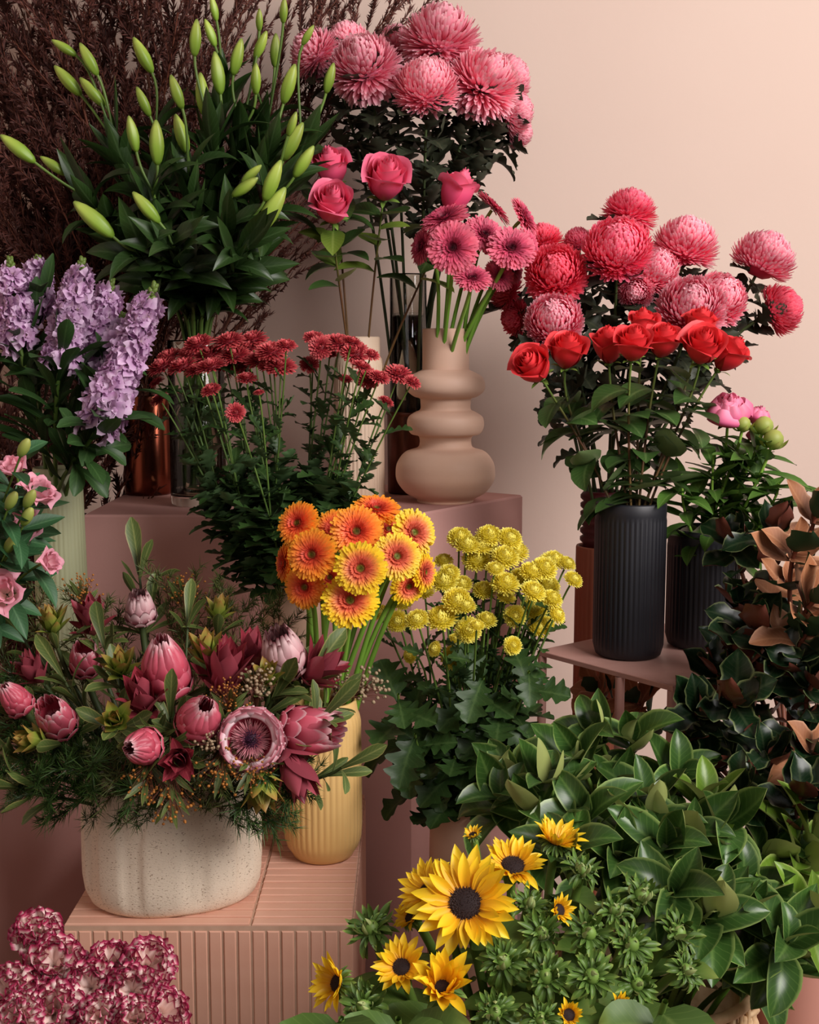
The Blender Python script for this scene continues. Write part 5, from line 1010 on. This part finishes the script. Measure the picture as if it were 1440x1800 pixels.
for a in [(652, 1632, 44, 1.24, (-.3, .9, .4), 'at the upper left over the tiles'), (640, 1770, 42, 1.12, (-.3, .7, .6), 'low between left-edge sunflower and the partly closed one'), (885, 1690, 44, 1.16, (0, .7, .7), 'in the middle between sunflowers'), (1024, 1530, 34, 1.30, (.2, .9, .4), 'below the side-view sunflower'),
          (1128, 1575, 44, 1.28, (.3, .9, .4), 'with narrow upright sepals touching the glossy leaves'), (1192, 1640, 42, 1.24, (.6, .7, .4), 'furthest right in the bunch'), (1035, 1640, 40, 1.18, (.1, .7, .7), 'right of the small breaking sunflower'), (952, 1640, 38, 1.2, (0, .8, .6), 'beneath the small breaking sunflower'),
          (1110, 1660, 42, 1.17, (.3, .7, .6), 'inside the right half of the bunch'), (1205, 1706, 36, 1.2, (.7, .5, .5), 'low at the right beside glossy leaves'), (960, 1716, 42, 1.12, (0, .6, .8), 'low centre with twisted sepals'), (1040, 1716, 42, 1.12, (.2, .6, .7), 'low right of centre with twisted sepals'),
          (870, 1780, 40, 1.08, (0, .6, .8), 'at the bottom edge right of the partly closed sunflower'), (1120, 1730, 36, 1.14, (.3, .6, .7), 'above the large pale leaves'), (950, 1790, 34, 1.06, (0, .6, .8), 'cut by the bottom edge in the centre'), (930, 1590, 34, 1.25, (.2, .9, .3), 'tucked right of the largest sunflower'), (1080, 1600, 34, 1.26, (.1, .9, .4), 'between two spiky heads at the upper right')]:
    sunhead(a[0], a[1], a[2], a[2]*.58, a[3], a[4], 'spiky green unopened sunflower head ' + a[5], 0, 0, 0, 15)
for px, py, Y, lab in [(1170, 1760, 1.08, 'broad pale green sunflower leaves at the bottom right of the bunch'), (600, 1790, 1.08, 'green sunflower leaves in the lower left of the bunch'), (700, 1790, 1.06, 'dark sunflower leaves at the bottom edge')]:
    h = P(px, py, Y); p0 = mouth('sun', .06, .15); T = Thing('sunflower_shoot', lab, 'foliage', p0, g); pts = stem_curve(p0, h, fdir(0, .7, .5)); make_stem(T, pts, .005, .003, M['stem']); stem_leaves(T, pts, .55, 1, 7, LF['sunleaf'], .06, .09, .9, .4, .4)
# --- glossy leafy branches
def leafy(px, py, Y, key, n, meshes, size, lab, name, group, smat, whorl=8, mr=.05, deep=.15, extra=4, el0=.15, el1=1.2, budm=None):
    Y += R.uniform(-.05, .05); nn = nz(fdir(*n) + np.array([R.uniform(-.35, .35), R.uniform(-.3, .2), 0])); h = P(px, py, Y); p0 = mouth(key, mr, deep); T = Thing(name, lab, 'foliage', p0, group); pts = stem_curve(p0, h, nn, k2=.08); make_stem(T, pts, .0042, .003, M[smat]); F0 = axisframe(h, nn, 0); X, Yv = np.array(F0.col[0][:3]), np.array(F0.col[1][:3])
    for k in range(whorl):
        f = k/(whorl-1); el = el0 + (el1 - el0)*f + R.uniform(-.12, .12); th_ = k*2.4 + R.random(); rad = X*math.cos(th_) + Yv*math.sin(th_); d = nn*math.cos(el) + rad*math.sin(el)
        put_leaf(T, h - nn*size*.35*f, d, nn*math.sin(el) - rad*math.cos(el), meshes, size*R.uniform(.8, 1.15)*(1 if f > .2 else .75))
    stem_leaves(T, pts, .55, .9, extra, meshes, size*.8, size*1.15, .9, .5, .2)
    return T
g = 'glossy green leafy branches in the wicker basket'
cl_ = [(1050, 1288, 1.62, 'topmost, standing before the table leg'), (968, 1378, 1.52, 'with a round pale bud beneath it'), (905, 1362, 1.56, 'reaching furthest left toward the pompons'), (1030, 1432, 1.47, 'with a broad pale folded leaf in front'), (1085, 1385, 1.54, 'with long arched leaves, upper centre'),
       (1135, 1412, 1.50, 'beside the arched leaves toward the dark magnolia'), (1128, 1468, 1.43, 'at the centre of the mass'), (1172, 1490, 1.40, 'just right of the centre of the mass'), (1240, 1410, 1.52, 'light green, catching light below the magnolia'), (1275, 1445, 1.48, 'in shade below the magnolia leaves'),
       (1339, 1590, 1.36, 'large, in front of the pink pot at the right'), (1350, 1500, 1.44, 'tall, standing before the pink pot'), (1252, 1540, 1.38, 'with upright pointed leaves, right of centre'), (1237, 1620, 1.33, 'leaning down beside the spiky heads'), (1300, 1605, 1.32, 'hanging low above the basket rim'),
       (1369, 1672, 1.34, 'hanging right over the pink pot'), (1420, 1600, 1.38, 'bright green at the right edge, middle'), (1415, 1520, 1.44, 'bright green at the right edge, upper'), (1435, 1462, 1.50, 'yellowish at the right edge below the magnolia'), (1192, 1362, 1.58, 'in the dark gap under the table'),
       (1110, 1300, 1.62, 'right of the topmost one'), (1015, 1330, 1.58, 'left of the topmost one'), (1385, 1655, 1.33, 'lowest, hanging over the pink pot'), (1250, 1608, 1.30, 'lowest, over the basket weave'), (1190, 1570, 1.34, 'beside the narrow sepals of the spiky heads'), (1000, 1492, 1.40, 'over the side-view sunflower'), (1090, 1505, 1.38, 'above the middle spiky heads'), (880, 1400, 1.54, 'with a long pale leaf pointing left'), (1300, 1560, 1.42, 'with fused upright leaves left of the large one'), (1160, 1445, 1.46, 'filling between the centre and the arched leaves'), (940, 1430, 1.48, 'low left near the dark gap'), (1210, 1470, 1.44, 'between centre and the light green one')]
for i_, (px, py, Y, lab) in enumerate(cl_):
    bright = i_ in (8, 16, 17, 18); n = ((px - 1130)/420, .95, .45 + .3*(py > 1500))
    leafy(px, py, Y, 'basket', n, LF['camy'] if bright else LF['cam'], .084, 'glossy green leafy branch ' + lab, 'leafy_branch', g, 'stem_bright' if bright else 'stem', 8, .06, .12, 4)
h = P(975, 1432, 1.44); p0 = mouth('basket', .05); T = Thing('leafy_branch_bud', 'round pale green bud on its stalk over the sunflowers', 'foliage', p0, g); pts = stem_curve(p0, h, fdir(0, 1, .2)); make_stem(T, pts, .003, .0025, M['stem']); T.add('bud', LBud, axisframe(h, fdir(0, 1, .2), 0, (.014, .014, .017)))
g = 'magnolia branches in the pink floor pot'
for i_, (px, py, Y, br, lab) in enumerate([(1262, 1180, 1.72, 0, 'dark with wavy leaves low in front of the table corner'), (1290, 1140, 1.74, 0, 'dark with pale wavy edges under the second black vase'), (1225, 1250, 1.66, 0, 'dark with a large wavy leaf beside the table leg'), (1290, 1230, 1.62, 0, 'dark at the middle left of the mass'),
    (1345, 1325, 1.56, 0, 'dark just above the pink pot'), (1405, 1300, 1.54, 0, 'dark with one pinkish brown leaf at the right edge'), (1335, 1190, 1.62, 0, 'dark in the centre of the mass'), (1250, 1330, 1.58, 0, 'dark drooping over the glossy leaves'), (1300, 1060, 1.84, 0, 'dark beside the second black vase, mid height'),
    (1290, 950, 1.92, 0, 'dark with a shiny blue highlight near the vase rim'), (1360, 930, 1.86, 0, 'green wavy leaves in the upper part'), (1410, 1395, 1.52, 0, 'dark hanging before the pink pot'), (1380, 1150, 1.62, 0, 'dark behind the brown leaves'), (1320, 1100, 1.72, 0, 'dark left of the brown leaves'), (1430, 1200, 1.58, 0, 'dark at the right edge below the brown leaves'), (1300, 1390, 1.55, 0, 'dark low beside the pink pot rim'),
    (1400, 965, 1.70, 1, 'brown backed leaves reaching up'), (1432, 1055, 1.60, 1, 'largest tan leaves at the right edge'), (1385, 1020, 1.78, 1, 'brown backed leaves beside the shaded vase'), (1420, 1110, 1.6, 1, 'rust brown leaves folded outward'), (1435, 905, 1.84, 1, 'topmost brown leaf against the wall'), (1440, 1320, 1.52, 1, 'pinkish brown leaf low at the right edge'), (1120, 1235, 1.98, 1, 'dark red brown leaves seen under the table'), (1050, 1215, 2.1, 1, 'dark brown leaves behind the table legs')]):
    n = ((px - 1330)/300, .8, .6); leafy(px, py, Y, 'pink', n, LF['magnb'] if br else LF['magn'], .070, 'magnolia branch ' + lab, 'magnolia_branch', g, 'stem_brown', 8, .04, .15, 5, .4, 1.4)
